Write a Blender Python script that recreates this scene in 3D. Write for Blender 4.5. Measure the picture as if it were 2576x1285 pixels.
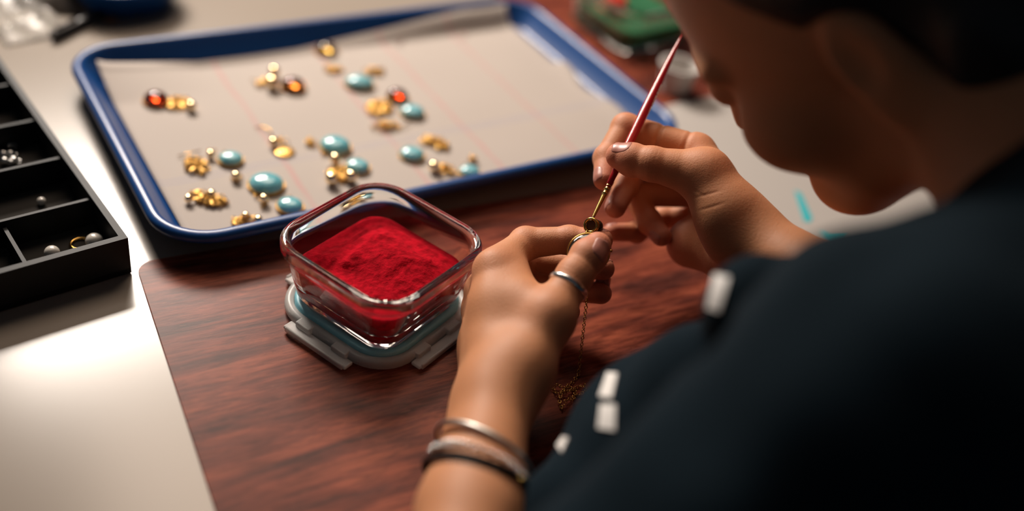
import bpy, bmesh, math, random
import numpy as np
from mathutils import Vector, Matrix, Quaternion, noise
from mathutils.bvhtree import BVHTree
for o in list(bpy.data.objects): bpy.data.objects.remove(o)
SC = bpy.context.scene
COL = SC.collection
random.seed(7); RNG = np.random.default_rng(7)
PI = math.pi
# ------------------------------------------------------------------ camera
IW, IH, FPX = 2576, 1285, 2504.0
CAM = np.array([0, 0, 0.45])
_p, _t = math.radians(37.5), math.radians(10.75)
_F = np.array([0, math.cos(_p), -math.sin(_p)])
_U0 = np.array([0, math.sin(_p), math.cos(_p)]); _X0 = np.array([1., 0, 0])
_R = math.cos(_t)*_X0 + math.sin(_t)*_U0
_U = -math.sin(_t)*_X0 + math.cos(_t)*_U0
cd = bpy.data.cameras.new('camera'); cam = bpy.data.objects.new('camera', cd); COL.objects.link(cam)
cam.matrix_world = Matrix(((_R[0], _U[0], -_F[0], CAM[0]), (_R[1], _U[1], -_F[1], CAM[1]), (_R[2], _U[2], -_F[2], CAM[2]), (0, 0, 0, 1)))
cd.sensor_width = 36; cd.lens = 36*FPX/IW; cd.clip_start = 0.01
cd.dof.use_dof = True; cd.dof.focus_distance = 0.638; cd.dof.aperture_fstop = 1.5
SC.camera = cam
def ray(x, y): return _R*(x-IW/2)/FPX + _U*(IH/2-y)/FPX + _F
def at(x, y, Z): return Vector(CAM + Z*ray(x, y))            # photo point at a depth, in metres
def g(x, y, z=0.0):                                             # photo point on a level plane
    d = ray(x, y); s = (z-CAM[2])/d[2]; return Vector(CAM + d*s)
def camdir(x, y, z): return Vector(_R*x + _U*y - _F*z).normalized()
# ------------------------------------------------------------------ light
SC.view_settings.view_transform = 'Standard'; SC.view_settings.look = 'None'
SC.view_settings.gamma = 1.0; SC.view_settings.use_curve_mapping = False
SC.view_settings.exposure = -0.08
w = bpy.data.worlds.new('room_light'); SC.world = w; w.use_nodes = True
w.node_tree.nodes['Background'].inputs[0].default_value = (0.55, 0.62, 0.72, 1)
w.node_tree.nodes['Background'].inputs[1].default_value = 0.05
def area(name, pos, target, sx, sy, power, col):
    d = bpy.data.lights.new(name, 'AREA'); d.shape = 'RECTANGLE'; d.size = sx; d.size_y = sy; d.energy = power; d.color = col
    o = bpy.data.objects.new(name, d); COL.objects.link(o); o.location = pos
    o.rotation_euler = (Vector(target)-Vector(pos)).to_track_quat('-Z', 'Y').to_euler(); return o
_az, _el, _ds = math.radians(29), math.radians(37), 1.45
_c = Vector((-0.2, 0.5, 0))
wl = area('window_light', _c + _ds*Vector((-math.sin(_az)*math.cos(_el), math.cos(_az)*math.cos(_el), math.sin(_el))), (-0.03, 0.70, 0), 0.54, 0.29, 7.8, (1, 0.89, 0.79))
wl.data.spread = math.radians(85)
area('ceiling_lamp', (-0.35, 1.35, 1.3), (0.05, 0.55, 0), 0.8, 0.5, 9.5, (1, 0.8, 0.64))
SC.cycles.max_bounces = 24; SC.cycles.transmission_bounces = 20; SC.cycles.glossy_bounces = 16; SC.cycles.blur_glossy = 0.4
# ------------------------------------------------------------------ materials
def mat(name, col, rough=0.5, metal=0.0, **kw):
    m = bpy.data.materials.new(name); m.use_nodes = True
    b = m.node_tree.nodes['Principled BSDF']
    b.inputs['Base Color'].default_value = (*col, 1); b.inputs['Roughness'].default_value = rough; b.inputs['Metallic'].default_value = metal
    for k, v in kw.items():
        k = k.replace('_', ' ')
        b.inputs[k].default_value = v
    return m
def nt(m): return m.node_tree.nodes, m.node_tree.links, m.node_tree.nodes['Principled BSDF']
def ramp_noise(m, c1, c2, scale, detail=4, coord='Object', stretch=None, lo=0.35, hi=0.65, bump=0.0, rot=0.0, dist=0.001):
    N, L, b = nt(m)
    tc = N.new('ShaderNodeTexCoord'); mp = N.new('ShaderNodeMapping'); nz = N.new('ShaderNodeTexNoise'); cr = N.new('ShaderNodeValToRGB')
    L.new(tc.outputs[coord], mp.inputs[0]); L.new(mp.outputs[0], nz.inputs[0]); L.new(nz.outputs[0], cr.inputs[0])
    if stretch: mp.inputs['Scale'].default_value = stretch
    mp.inputs['Rotation'].default_value = (0, 0, rot)
    nz.inputs['Scale'].default_value = scale; nz.inputs['Detail'].default_value = detail
    cr.color_ramp.elements[0].position = lo; cr.color_ramp.elements[1].position = hi
    cr.color_ramp.elements[0].color = (*c1, 1); cr.color_ramp.elements[1].color = (*c2, 1)
    L.new(cr.outputs[0], b.inputs['Base Color'])
    if bump:
        bp = N.new('ShaderNodeBump'); bp.inputs['Strength'].default_value = bump; bp.inputs['Distance'].default_value = dist
        L.new(nz.outputs[0], bp.inputs['Height']); L.new(bp.outputs[0], b.inputs['Normal'])
    return cr
M_TABLE = mat('white_laminate', (0.30, 0.253, 0.208), 0.22, 0, Specular_IOR_Level=0.55)
M_FLOOR = mat('floor_vinyl', (0.12, 0.1, 0.09), 0.6); ramp_noise(M_FLOOR, (0.1, 0.085, 0.075), (0.15, 0.13, 0.11), 6)
M_LEG = mat('table_leg_metal', (0.3, 0.3, 0.3), 0.4, 1.0)
M_TRAY = mat('blue_plastic', (0.006, 0.055, 0.21), 0.32); 
M_BOX = mat('black_board', (0.008, 0.009, 0.011), 0.55, 0, Specular_IOR_Level=0.3); ramp_noise(M_BOX, (0.004, 0.005, 0.006), (0.008, 0.009, 0.010), 60)
M_FELT = mat('dark_felt', (0.03, 0.026, 0.022), 0.95)
M_GOLD = mat('gold', (0.66, 0.38, 0.10), 0.22, 1.0)
M_GOLD2 = mat('worn_gold', (0.52, 0.30, 0.085), 0.36, 1.0)
M_BRASS = mat('brass', (0.62, 0.42, 0.14), 0.25, 1.0)
M_SILVER = mat('silver', (0.75, 0.74, 0.72), 0.25, 1.0)
M_DULLSILVER = mat('dull_silver', (0.5, 0.47, 0.43), 0.38, 1.0)
M_PEARL = mat('pale_gold_bead', (1, 0.76, 0.45), 0.1, 1.0)
M_PEARLW = mat('pearl', (0.6, 0.56, 0.5), 0.2, 0.0, Coat_Weight=0.6)
M_TURQ = mat('turquoise', (0.12, 0.42, 0.45), 0.18, 0, Coat_Weight=0.5); ramp_noise(M_TURQ, (0.09, 0.36, 0.43), (0.26, 0.57, 0.61), 160, 5, lo=0.3, hi=0.7)
def glass(name, col, rough=0.0, ior=1.5, dens=0.0, acol=None):
    m = mat(name, col, rough, 0, Transmission_Weight=1.0, IOR=ior)
    if dens:
        N, L, b = nt(m); va = N.new('ShaderNodeVolumeAbsorption'); va.inputs[0].default_value = (*acol, 1); va.inputs[1].default_value = dens
        L.new(va.outputs[0], N['Material Output'].inputs['Volume'])
    return m
M_AMBER = glass('amber', (1, 0.94, 0.75), 0.02, 1.54, 85, (1, 0.78, 0.12))
M_REDAMBER = glass('red_amber', (0.9, 0.6, 0.4), 0.02, 1.54, 190, (1, 0.42, 0.06))
M_SMOKY = glass('smoky_amber', (0.95, 0.8, 0.6), 0.02, 1.54, 150, (1, 0.66, 0.12))
M_DARKSTONE = mat('dark_stone', (0.018, 0.012, 0.008), 0.1, 0, Coat_Weight=0.5)
M_GLASS = glass('container_glass', (0.97, 0.99, 0.98), 0.0, 1.42)
M_PLASTIC = mat('frosted_plastic', (0.88, 0.86, 0.83), 0.3, 0, Transmission_Weight=0.62, IOR=1.3)
M_CLEAR = mat('clear_film', (0.92, 0.88, 0.82), 0.18, 0, Transmission_Weight=0.75, IOR=1.3)
M_GASKET = mat('blue_silicone', (0.19, 0.46, 0.54), 0.45)
M_CUP = mat('milky_plastic', (0.5, 0.46, 0.43), 0.35, 0, Transmission_Weight=0.5)
M_WHITECAP = mat('white_plastic', (0.6, 0.57, 0.54), 0.4)
M_RED = mat('red_powder', (0.5, 0.004, 0.02), 1.0, 0, Specular_IOR_Level=0.08); ramp_noise(M_RED, (0.27, 0.0012, 0.007), (0.47, 0.003, 0.014), 200, 6, bump=0.9, dist=0.0016)
M_GREEN = mat('green_powder', (0.005, 0.08, 0.025), 0.95); ramp_noise(M_GREEN, (0.004, 0.075, 0.025), (0.01, 0.13, 0.045), 240, 5, bump=0.5)
M_HANDLE = mat('red_lacquer', (0.42, 0.010, 0.014), 0.24, 0, Coat_Weight=0.35)
M_LETTER = mat('white_print', (0.7, 0.68, 0.66), 0.5)
M_BRISTLE = mat('bristle', (0.12, 0.05, 0.02), 0.6)
M_CORD = mat('black_cord', (0.006, 0.006, 0.007), 0.6, 0, Specular_IOR_Level=0.15)
M_TEAL = mat('teal_print', (0.04, 0.45, 0.5), 0.6)
M_CLOTH = mat('navy_cloth', (0.006, 0.01, 0.017), 0.95, 0, Specular_IOR_Level=0.1); 
ramp_noise(M_CLOTH, (0.0035, 0.0095, 0.015), (0.006, 0.0145, 0.022), 900, 3, bump=0.25, dist=0.0005)
M_HAIR = mat('dark_hair', (0.006, 0.006, 0.009), 0.45)
ramp_noise(M_HAIR, (0.004, 0.004, 0.006), (0.012, 0.011, 0.013), 40, 5, stretch=(1, 8, 1), bump=0.5, dist=0.002)
M_GREYBAG = mat('grey_pouch', (0.07, 0.055, 0.045), 0.5)
M_BLACKPEN = mat('black_plastic', (0.006, 0.006, 0.007), 0.3)
M_ORANGE = mat('copper_piece', (0.45, 0.17, 0.06), 0.35, 0.8)
M_NAIL = mat('nail', (0.46, 0.19, 0.145), 0.4, 0, Subsurface_Weight=0.3, Coat_Weight=0.06)
M_NAIL.node_tree.nodes['Principled BSDF'].inputs['Subsurface Radius'].default_value = (0.004, 0.002, 0.001)
# skin: rosy where the mesh says so, fine relief from pores
M_SKIN = mat('skin', (0.5, 0.25, 0.14), 0.56, 0, Subsurface_Weight=0.2, Specular_IOR_Level=0.35)
N, L, b = nt(M_SKIN)
b.inputs['Subsurface Radius'].default_value = (0.006, 0.0022, 0.001)
b.inputs['Subsurface Scale'].default_value = 1.0
at_n = N.new('ShaderNodeAttribute'); at_n.attribute_name = 'rosy'
tc = N.new('ShaderNodeTexCoord'); nz = N.new('ShaderNodeTexNoise'); nz.inputs['Scale'].default_value = 55; nz.inputs['Detail'].default_value = 5
L.new(tc.outputs['Object'], nz.inputs[0])
mx0 = N.new('ShaderNodeMix'); mx0.data_type = 'RGBA'; mx0.inputs[6].default_value = (0.50, 0.215, 0.10, 1); mx0.inputs[7].default_value = (0.61, 0.275, 0.135, 1)
L.new(nz.outputs[0], mx0.inputs[0])
mx = N.new('ShaderNodeMix'); mx.data_type = 'RGBA'; mx.inputs[7].default_value = (0.58, 0.20, 0.13, 1)
L.new(mx0.outputs[2], mx.inputs[6]); L.new(at_n.outputs['Fac'], mx.inputs[0]); L.new(mx.outputs[2], b.inputs['Base Color'])
vz = N.new('ShaderNodeTexVoronoi'); vz.inputs['Scale'].default_value = 1100; L.new(tc.outputs['Object'], vz.inputs[0])
n2 = N.new('ShaderNodeTexNoise'); n2.inputs['Scale'].default_value = 500; n2.inputs['Detail'].default_value = 4; L.new(tc.outputs['Object'], n2.inputs[0])
ad = N.new('ShaderNodeMath'); ad.operation = 'ADD'; L.new(vz.outputs[0], ad.inputs[0]); L.new(n2.outputs[0], ad.inputs[1])
bp = N.new('ShaderNodeBump'); bp.inputs['Strength'].default_value = 0.35; bp.inputs['Distance'].default_value = 0.00025
L.new(ad.outputs[0], bp.inputs['Height']); L.new(bp.outputs[0], b.inputs['Normal'])
# printed wood grain
def wood(name, rot):
    m = mat(name, (0.2, 0.05, 0.03), 0.33, 0, Specular_IOR_Level=0.10)
    N, L, b = nt(m)
    tc = N.new('ShaderNodeTexCoord'); mp = N.new('ShaderNodeMapping'); mp.inputs['Rotation'].default_value = (0, 0, -rot)
    L.new(tc.outputs['Object'], mp.inputs[0])
    def nse(sc, st, det, rough=0.6):
        m2 = N.new('ShaderNodeMapping'); m2.inputs['Scale'].default_value = st; L.new(mp.outputs[0], m2.inputs[0])
        n = N.new('ShaderNodeTexNoise'); n.inputs['Scale'].default_value = sc; n.inputs['Detail'].default_value = det; n.inputs['Roughness'].default_value = rough
        n.inputs['Distortion'].default_value = 0.6
        L.new(m2.outputs[0], n.inputs[0]); return n
    a = nse(9, (1, 7, 1), 6); c = nse(38, (1, 9, 1), 5, 0.7); e = nse(120, (1, 14, 1), 3)
    cr = N.new('ShaderNodeValToRGB'); L.new(a.outputs[0], cr.inputs[0])
    el = cr.color_ramp.elements; el[0].position = 0.36; el[0].color = (0.095, 0.027, 0.02, 1); el[1].position = 0.62; el[1].color = (0.32, 0.08, 0.043, 1)
    x = cr.color_ramp.elements.new(0.5); x.color = (0.21, 0.05, 0.03, 1)
    cr2 = N.new('ShaderNodeValToRGB'); L.new(c.outputs[0], cr2.inputs[0])
    el = cr2.color_ramp.elements; el[0].position = 0.36; el[0].color = (0.38, 0.36, 0.36, 1); el[1].position = 0.6; el[1].color = (1, 1, 1, 1)
    mu = N.new('ShaderNodeMix'); mu.data_type = 'RGBA'; mu.blend_type = 'MULTIPLY'; mu.inputs[0].default_value = 0.85
    L.new(cr.outputs[0], mu.inputs[6]); L.new(cr2.outputs[0], mu.inputs[7])
    cr3 = N.new('ShaderNodeValToRGB'); L.new(e.outputs[0], cr3.inputs[0])
    el = cr3.color_ramp.elements; el[0].position = 0.62; el[0].color = (0, 0, 0, 1); el[1].position = 0.75; el[1].color = (1, 1, 1, 1)
    m3 = N.new('ShaderNodeMix'); m3.data_type = 'RGBA'; m3.inputs[7].default_value = (0.36, 0.13, 0.06, 1)
    k = N.new('ShaderNodeMath'); k.operation = 'MULTIPLY'; k.inputs[1].default_value = 0.55; L.new(cr3.outputs[0], k.inputs[0])
    L.new(k.outputs[0], m3.inputs[0]); L.new(mu.outputs[2], m3.inputs[6]); L.new(m3.outputs[2], b.inputs['Base Color'])
    bp = N.new('ShaderNodeBump'); bp.inputs['Strength'].default_value = 0.12; bp.inputs['Distance'].default_value = 0.0003
    L.new(c.outputs[0], bp.inputs['Height']); L.new(bp.outputs[0], b.inputs['Normal'])
    return m
# paper ruled with faint pencil lines (u, v in metres in its own frame)
def ruled_paper(name, reds, blues):
    m = mat(name, (0.40, 0.345, 0.305), 0.75); N, L, b = nt(m)
    tc = N.new('ShaderNodeTexCoord'); nz = N.new('ShaderNodeTexNoise'); nz.inputs['Scale'].default_value = 22; L.new(tc.outputs['Object'], nz.inputs[0])
    wob = N.new('ShaderNodeMath'); wob.operation = 'MULTIPLY_ADD'; wob.inputs[1].default_value = 0.004; wob.inputs[2].default_value = -0.002; L.new(nz.outputs[0], wob.inputs[0])
    sp = N.new('ShaderNodeSeparateXYZ'); L.new(tc.outputs['Object'], sp.inputs[0])
    def lines(axis, vals, wd):
        prev = None
        for v in vals:
            s = N.new('ShaderNodeMath'); s.operation = 'ADD'; L.new(sp.outputs[axis], s.inputs[0]); L.new(wob.outputs[0], s.inputs[1])
            d = N.new('ShaderNodeMath'); d.operation = 'SUBTRACT'; d.inputs[1].default_value = v; L.new(s.outputs[0], d.inputs[0])
            a = N.new('ShaderNodeMath'); a.operation = 'ABSOLUTE'; L.new(d.outputs[0], a.inputs[0])
            r = N.new('ShaderNodeMapRange'); r.inputs[1].default_value = wd*0.5; r.inputs[2].default_value = wd; r.inputs[3].default_value = 1; r.inputs[4].default_value = 0
            L.new(a.outputs[0], r.inputs[0])
            if prev is None: prev = r.outputs[0]
            else:
                x = N.new('ShaderNodeMath'); x.operation = 'MAXIMUM'; L.new(prev, x.inputs[0]); L.new(r.outputs[0], x.inputs[1]); prev = x.outputs[0]
        return prev
    n2 = N.new('ShaderNodeTexNoise'); n2.inputs['Scale'].default_value = 35; L.new(tc.outputs['Object'], n2.inputs[0])
    def over(base, f, col, amt):
        k = N.new('ShaderNodeMath'); k.operation = 'MULTIPLY'; L.new(f, k.inputs[0]); L.new(n2.outputs[0], k.inputs[1])
        k2 = N.new('ShaderNodeMath'); k2.operation = 'MULTIPLY'; k2.inputs[1].default_value = amt; L.new(k.outputs[0], k2.inputs[0])
        x = N.new('ShaderNodeMix'); x.data_type = 'RGBA'; x.inputs[7].default_value = (*col, 1); L.new(k2.outputs[0], x.inputs[0])
        if isinstance(base, tuple): x.inputs[6].default_value = (*base, 1)
        else: L.new(base, x.inputs[6])
        return x.outputs[2]
    c = over((0.40, 0.345, 0.305), lines(0, reds, 0.0030), (0.5, 0.2, 0.19), 0.75)
    c = over(c, lines(1, blues, 0.0014), (0.25, 0.25, 0.36), 0.7)
    L.new(c, b.inputs['Base Color']); return m
# ------------------------------------------------------------------ mesh helpers
def link(name, me, m, parent=None, smooth=True):
    o = bpy.data.objects.new(name, me); COL.objects.link(o)
    if m is not None and not me.materials: me.materials.append(m)
    if parent is not None: o.parent = parent
    if smooth:
        for p in me.polygons: p.use_smooth = True
    return o
def py_mesh(name, vs, fs, m, parent=None, smooth=True):
    me = bpy.data.meshes.new(name); me.from_pydata([tuple(v) for v in vs], [], fs); me.update()
    return link(name, me, m, parent, smooth)
def auto(o, ang=40):
    me = o.data
    me.polygons.foreach_set('use_smooth', [True]*len(me.polygons))
    bm = bmesh.new(); bm.from_mesh(me)
    for e in bm.edges:
        if len(e.link_faces) == 2 and e.calc_face_angle(0) > math.radians(ang): e.smooth = False
    bm.to_mesh(me); bm.free(); return o
def tag(o, label, cat, group=None, kind=None):
    o['label'] = label; o['category'] = cat
    if group: o['group'] = group
    if kind: o['kind'] = kind
    return o
def empty(name, loc, label, cat, group=None, rz=0.0):
    o = bpy.data.objects.new(name, None); COL.objects.link(o); o.location = loc; o.rotation_euler = (0, 0, rz); o.empty_display_size = 0.01
    return tag(o, label, cat, group)
class MB:                                                       # gathers shapes, then becomes one mesh object
    def __init__(s): s.v = []; s.f = []
    def add(s, vs, fs):
        n = len(s.v); s.v += [tuple(v) for v in vs]; s.f += [tuple(i+n for i in f) for f in fs]; return s
    def loft(s, loops, cap0=True, cap1=True):
        n = len(loops[0]); vs = [p for l in loops for p in l]; fs = []
        for k in range(len(loops)-1):
            for i in range(n):
                j = (i+1) % n; fs.append((k*n+i, k*n+j, (k+1)*n+j, (k+1)*n+i))
        if cap0: fs.append(tuple(range(n-1, -1, -1)))
        if cap1: fs.append(tuple((len(loops)-1)*n+i for i in range(n)))
        return s.add(vs, fs)
    def box(s, cx, cy, cz, sx, sy, sz, rz=0):
        c, si = math.cos(rz), math.sin(rz); vs = []
        for z in (-1, 1):
            for x, y in ((-1, -1), (1, -1), (1, 1), (-1, 1)):
                a, b_ = x*sx/2, y*sy/2; vs.append((cx+a*c-b_*si, cy+a*si+b_*c, cz+z*sz/2))
        return s.add(vs, [(3, 2, 1, 0), (4, 5, 6, 7), (0, 1, 5, 4), (1, 2, 6, 5), (2, 3, 7, 6), (3, 0, 4, 7)])
    def tube(s, pts, r, n=10, closed=False, flat=1.0, up=None, cap=True):
        pts = [Vector(p) for p in pts]; k = len(pts); rs = r if isinstance(r, (list, tuple)) else [r]*k
        loops = []; prev = Vector(up) if up is not None else None
        for i in range(k):
            a = pts[(i-1) % k] if (closed or i > 0) else pts[i]; c = pts[(i+1) % k] if (closed or i < k-1) else pts[i]
            t = (c-a).normalized() if (c-a).length > 1e-12 else Vector((0, 0, 1))
            if prev is None: prev = t.orthogonal()
            u = (prev - t*prev.dot(t)); u = u.normalized() if u.length > 1e-9 else t.orthogonal().normalized()
            if up is None: prev = u
            v = t.cross(u)
            loops.append([pts[i] + (u*math.cos(2*PI*j/n) + v*math.sin(2*PI*j/n)*flat)*rs[i] for j in range(n)])
        if closed: return s.loft(loops+[loops[0]], False, False)
        return s.loft(loops, cap, cap)
    def torus(s, c, ax, R_, r, n=16, m=8, squash=1.0, up=None):
        ax = Vector(ax).normalized(); u = (Vector(up)-ax*Vector(up).dot(ax)).normalized() if up is not None else ax.orthogonal().normalized(); v = ax.cross(u); c = Vector(c)
        return s.tube([c + (u*math.cos(2*PI*i/n)+v*math.sin(2*PI*i/n)*squash)*R_ for i in range(n)], r, m, True)
    def ball(s, c, r, n=12, m=8, sc=(1, 1, 1), rot=None):
        c = Vector(c); loops = []
        for k in range(1, m):
            a = PI*k/m; l = []
            for i in range(n):
                p = Vector((math.sin(a)*math.cos(2*PI*i/n)*sc[0], math.sin(a)*math.sin(2*PI*i/n)*sc[1], -math.cos(a)*sc[2]))*r
                if rot is not None: p = rot @ p
                l.append(c+p)
            loops.append(l)
        return s.loft(loops)
    def build(s, name, m, parent=None, smooth=True, ang=None):
        o = py_mesh(name, s.v, s.f, m, parent, smooth)
        if ang: auto(o, ang)
        return o
def rrect(w_, h_, r, z, n=6, inset=0.0):
    w_, h_, r = w_/2-inset, h_/2-inset, max(r-inset, 0.0015); out = []
    for cx, cy, a0 in ((1, 1, 0), (-1, 1, PI/2), (-1, -1, PI), (1, -1, 1.5*PI)):
        for i in range(n+1):
            a = a0 + PI/2*i/n; out.append((cx*(w_-r)+r*math.cos(a), cy*(h_-r)+r*math.sin(a), z))
    return out
def loft_profile(mb, w_, h_, r, prof, n=6, cap0=True, cap1=True):
    return mb.loft([rrect(w_, h_, r, z, n, ins) for ins, z in prof], cap0, cap1)
# ------------------------------------------------------------------ setting: floor, table, mats
YAW = math.radians(37.5)
E1 = Vector((math.cos(YAW), math.sin(YAW), 0)); E2 = Vector((-math.sin(YAW), math.cos(YAW), 0))
fl = MB().box(0, 0, -0.76, 5, 5, 0.04).build('floor', M_FLOOR, None, False); fl['kind'] = 'structure'
T0 = 0.135                                                     # near table edge, in metres along E2
tc_ = E1*0.35 + E2*(T0+0.7)
table = empty('table', (tc_.x, tc_.y, -0.74), 'white laminate worktable that everything in view stands on', 'table', rz=YAW)
loft_profile(MB(), 2.4, 1.4, 0.02, [(0.003, 0.712), (0, 0.715), (0, 0.737), (0.003, 0.74)]).build('tabletop', M_TABLE, table, ang=20)
for sx in (-1, 1):
    for sy in (-1, 1): MB().box(sx*1.1, sy*0.6, 0.366, 0.05, 0.05, 0.692).build('leg', M_LEG, table, False)
def sheet(name, cx, cy, w_, h_, r, rz, m, z=0.0, th=0.0012):
    mb = MB(); loft_profile(mb, w_, h_, r, [(0.0002, 0), (0, th*0.3), (0, th*0.8), (0.0004, th)])
    o = mb.build(name, m, None, ang=20); o.location = (cx, cy, z); o.rotation_euler = (0, 0, rz); return o
M_WOOD = wood('wood_print', 0.0)
mc = g(340, 664); mrot = math.radians(33.5)                     # the far left corner of the mat
ma, mbv = Vector((math.cos(mrot), math.sin(mrot), 0)), Vector((-math.sin(mrot), math.cos(mrot), 0))
mcen = mc + ma*0.36 - mbv*0.215
tag(sheet('wood_print_mat', mcen.x, mcen.y, 0.72, 0.43, 0.012, mrot, M_WOOD), 'glossy reddish brown wood grain mat under the hands and glass container', 'mat')
m2 = g(1620, 60); m2 = m2 + E1*0.18 + E2*0.02
tag(sheet('wood_print_mat', m2.x, m2.y, 0.62, 0.40, 0.012, YAW+0.03, M_WOOD), 'second wood grain mat beyond the tray, under the container of green powder', 'mat')
# ------------------------------------------------------------------ blue tray and its paper
TW, TH_ = 0.463, 0.289
tcn = Vector((-0.1312, 0.7487, 0.0012))
tray = empty('blue_tray', tcn, 'large blue plastic tray lined with white paper, holding the gold jewellery', 'tray', rz=math.radians(38.2))
mb = MB()
loft_profile(mb, TW, TH_, 0.042, [(0.028, 0.0), (0.022, 0.001), (0.0075, 0.017), (0.003, 0.0165), (0.0008, 0.0175), (0, 0.0195), (0.0005, 0.022), (0.0022, 0.0238), (0.005, 0.0245), (0.0078, 0.0236), (0.0095, 0.021), (0.0205, 0.0048), (0.023, 0.003), (0.028, 0.0024)], 10)
mb.build('tray_body', M_TRAY, tray, ang=60)
def uv(x, y, z=0.0):                                            # photo point -> the tray's own frame
    p = g(x, y, z+0.0012) - tcn; a = math.radians(38.2)
    return (p.x*math.cos(a)+p.y*math.sin(a), -p.x*math.sin(a)+p.y*math.cos(a))
reds = [uv(560, 200)[0], uv(870, 230)[0], uv(1090, 250)[0], uv(1300, 250)[0]]
blues = [uv(470, 455)[1], uv(1350, 300)[1]]
M_PAPER = ruled_paper('ruled_paper', reds, blues)
NU, NV = 64, 44; PW, PH = 0.425, 0.244; vs, fs = [], []
for j in range(NV+1):
    for i in range(NU+1):
        a, b_ = i/NU*2-1, j/NV*2-1
        x, y = a*PW/2, b_*PH/2
        if a > 0.93 and b_ < 0.25: x += 0.004*(1+math.sin(b_*9))       # torn right edge
        eg = max(0, (abs(x)-(TW/2-0.028))/0.012) ; eg2 = max(0, (abs(y)-(TH_/2-0.028))/0.012)
        x = x if x < 0 else x*(1-0.055); x = x*(1-0.02) if x < 0 else x
        if b_ > 0: y += b_**3*0.011*max(0, min(1, (a+0.15)/0.9))           # the far right edge climbs the tray wall
        dd = TH_/2-abs(y); wall = max(0, (0.0245-dd)/0.014)*0.0185
        z = 0.0034 + 0.003*eg**1.3 + wall + 0.0009*noise.noise(Vector((x*14, y*14, 0)))
        if a < -0.6 and b_ > 0.6: z += 0.012*((-a-0.6)/0.4)*((b_-0.6)/0.4)   # lifted corner
        vs.append((x, y, z))
for j in range(NV):
    for i in range(NU):
        k = j*(NU+1)+i; fs.append((k, k+1, k+NU+2, k+NU+1))
paper = py_mesh('paper_liner', vs, fs, M_PAPER, None)
paper.location = tcn; paper.rotation_euler = (0, 0, math.radians(38.2))
sm = paper.modifiers.new('thickness', 'SOLIDIFY'); sm.thickness = 0.0003; sm.offset = -1
tag(paper, 'white paper liner with faint pencil lines lying in the blue tray', 'paper')
def pen_mark(px, py, strokes, m, parent, r=0.0006, z=0.0046):
    mb = MB()
    for st in strokes:
        pts = [g(px+dx, py+dy, z+0.0012) for dx, dy in st]
        mb.tube([p - parent.location for p in pts], r, 5, flat=0.25, up=(1, 0, 0))
    o = mb.build('pencil_mark', m, None)
    o.parent = parent; o.matrix_parent_inverse = Matrix.Rotation(-parent.rotation_euler.z, 4, 'Z'); return o
M_PENCIL = mat('red_pencil', (0.62, 0.3, 0.27), 0.8)
pen_mark(385, 205, [[(-12, -12), (4, -12), (-4, -2), (10, 4), (-6, 10)]], M_PENCIL, paper)
pen_mark(1005, 105, [[(-8, -8), (8, -6), (-6, 8), (8, 8)]], M_PENCIL, paper)
pen_mark(1165, 88, [[(-6, -8), (6, 0), (-6, 8)]], M_PENCIL, paper)
# ------------------------------------------------------------------ gold jewellery on the tray
ZP = 0.0056
def rad(px, x, y, z=ZP): return px * (at(x, y, 1)-Vector(CAM)).length * 0 + px * ((g(x, y, z)-Vector(CAM)).dot(Vector(_F))) / FPX
def cabochon(parent, a, b_, h, m, name='stone', z0=0.0):
    loops = []
    for k in range(7):
        t = k/7*PI/2; s = math.cos(t)**0.8; z = z0 + h*math.sin(t)
        loops.append([(a*s*math.cos(2*PI*i/24), b_*s*math.sin(2*PI*i/24), z) for i in range(24)])
    s = 0.12; loops.append([(a*s*math.cos(2*PI*i/24), b_*s*math.sin(2*PI*i/24), z0+h) for i in range(24)])
    loops.insert(0, [(a*0.96*math.cos(2*PI*i/24), b_*0.96*math.sin(2*PI*i/24), z0-0.0012) for i in range(24)])
    return MB().loft(loops).build(name, m, parent)
def bezel(parent, a, b_, h=0.0022, t=0.0005):
    lo = []
    for da, z in ((0.0, 0), (t, 0), (t, h), (0.0, h), (0.0, 0.0)):
        lo.append([((a+da)*math.cos(2*PI*i/28), (b_+da)*math.sin(2*PI*i/28), z) for i in range(28)])
    mb = MB().loft(lo, False, False)
    mb.add([(a*math.cos(2*PI*i/28), b_*math.sin(2*PI*i/28), 0.0002) for i in range(28)], [tuple(range(28))])
    for i in range(22):                                          # beaded edge
        an = 2*PI*i/22; mb.ball(((a+t*1.2)*math.cos(an), (b_+t*1.2)*math.sin(an), 0.0006), 0.0005, 6, 4)
    return mb.build('bezel', M_GOLD2, parent)
def stone_piece(x, y, wpx, hpx, m, label, rot=0.0, name='turquoise_pendant', cat='pendant', group='turquoise pendants on the paper', dome=0.5, loop=None):
    a = rad(wpx/2, x, y)*1.0; hh = rad(hpx/2, x, y)*1.42        # the table is seen at a slant
    b_ = min(hh, a*0.92)
    p = g(x, y, ZP+0.003)
    o = empty(name, (p.x, p.y, ZP-0.0006), label, cat, group, rot)
    bezel(o, a, b_); cabochon(o, a*0.97, b_*0.97, a*dome, m, z0=0.0022)
    lp = loop if loop is not None else 2.0
    MB().torus(((a+0.0026)*math.cos(lp), (b_+0.0026)*math.sin(lp), 0.001), (0.3, 0.2, 1), 0.0019, 0.0005, 14, 6).build('jump_ring', M_GOLD, o)
    return o
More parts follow.
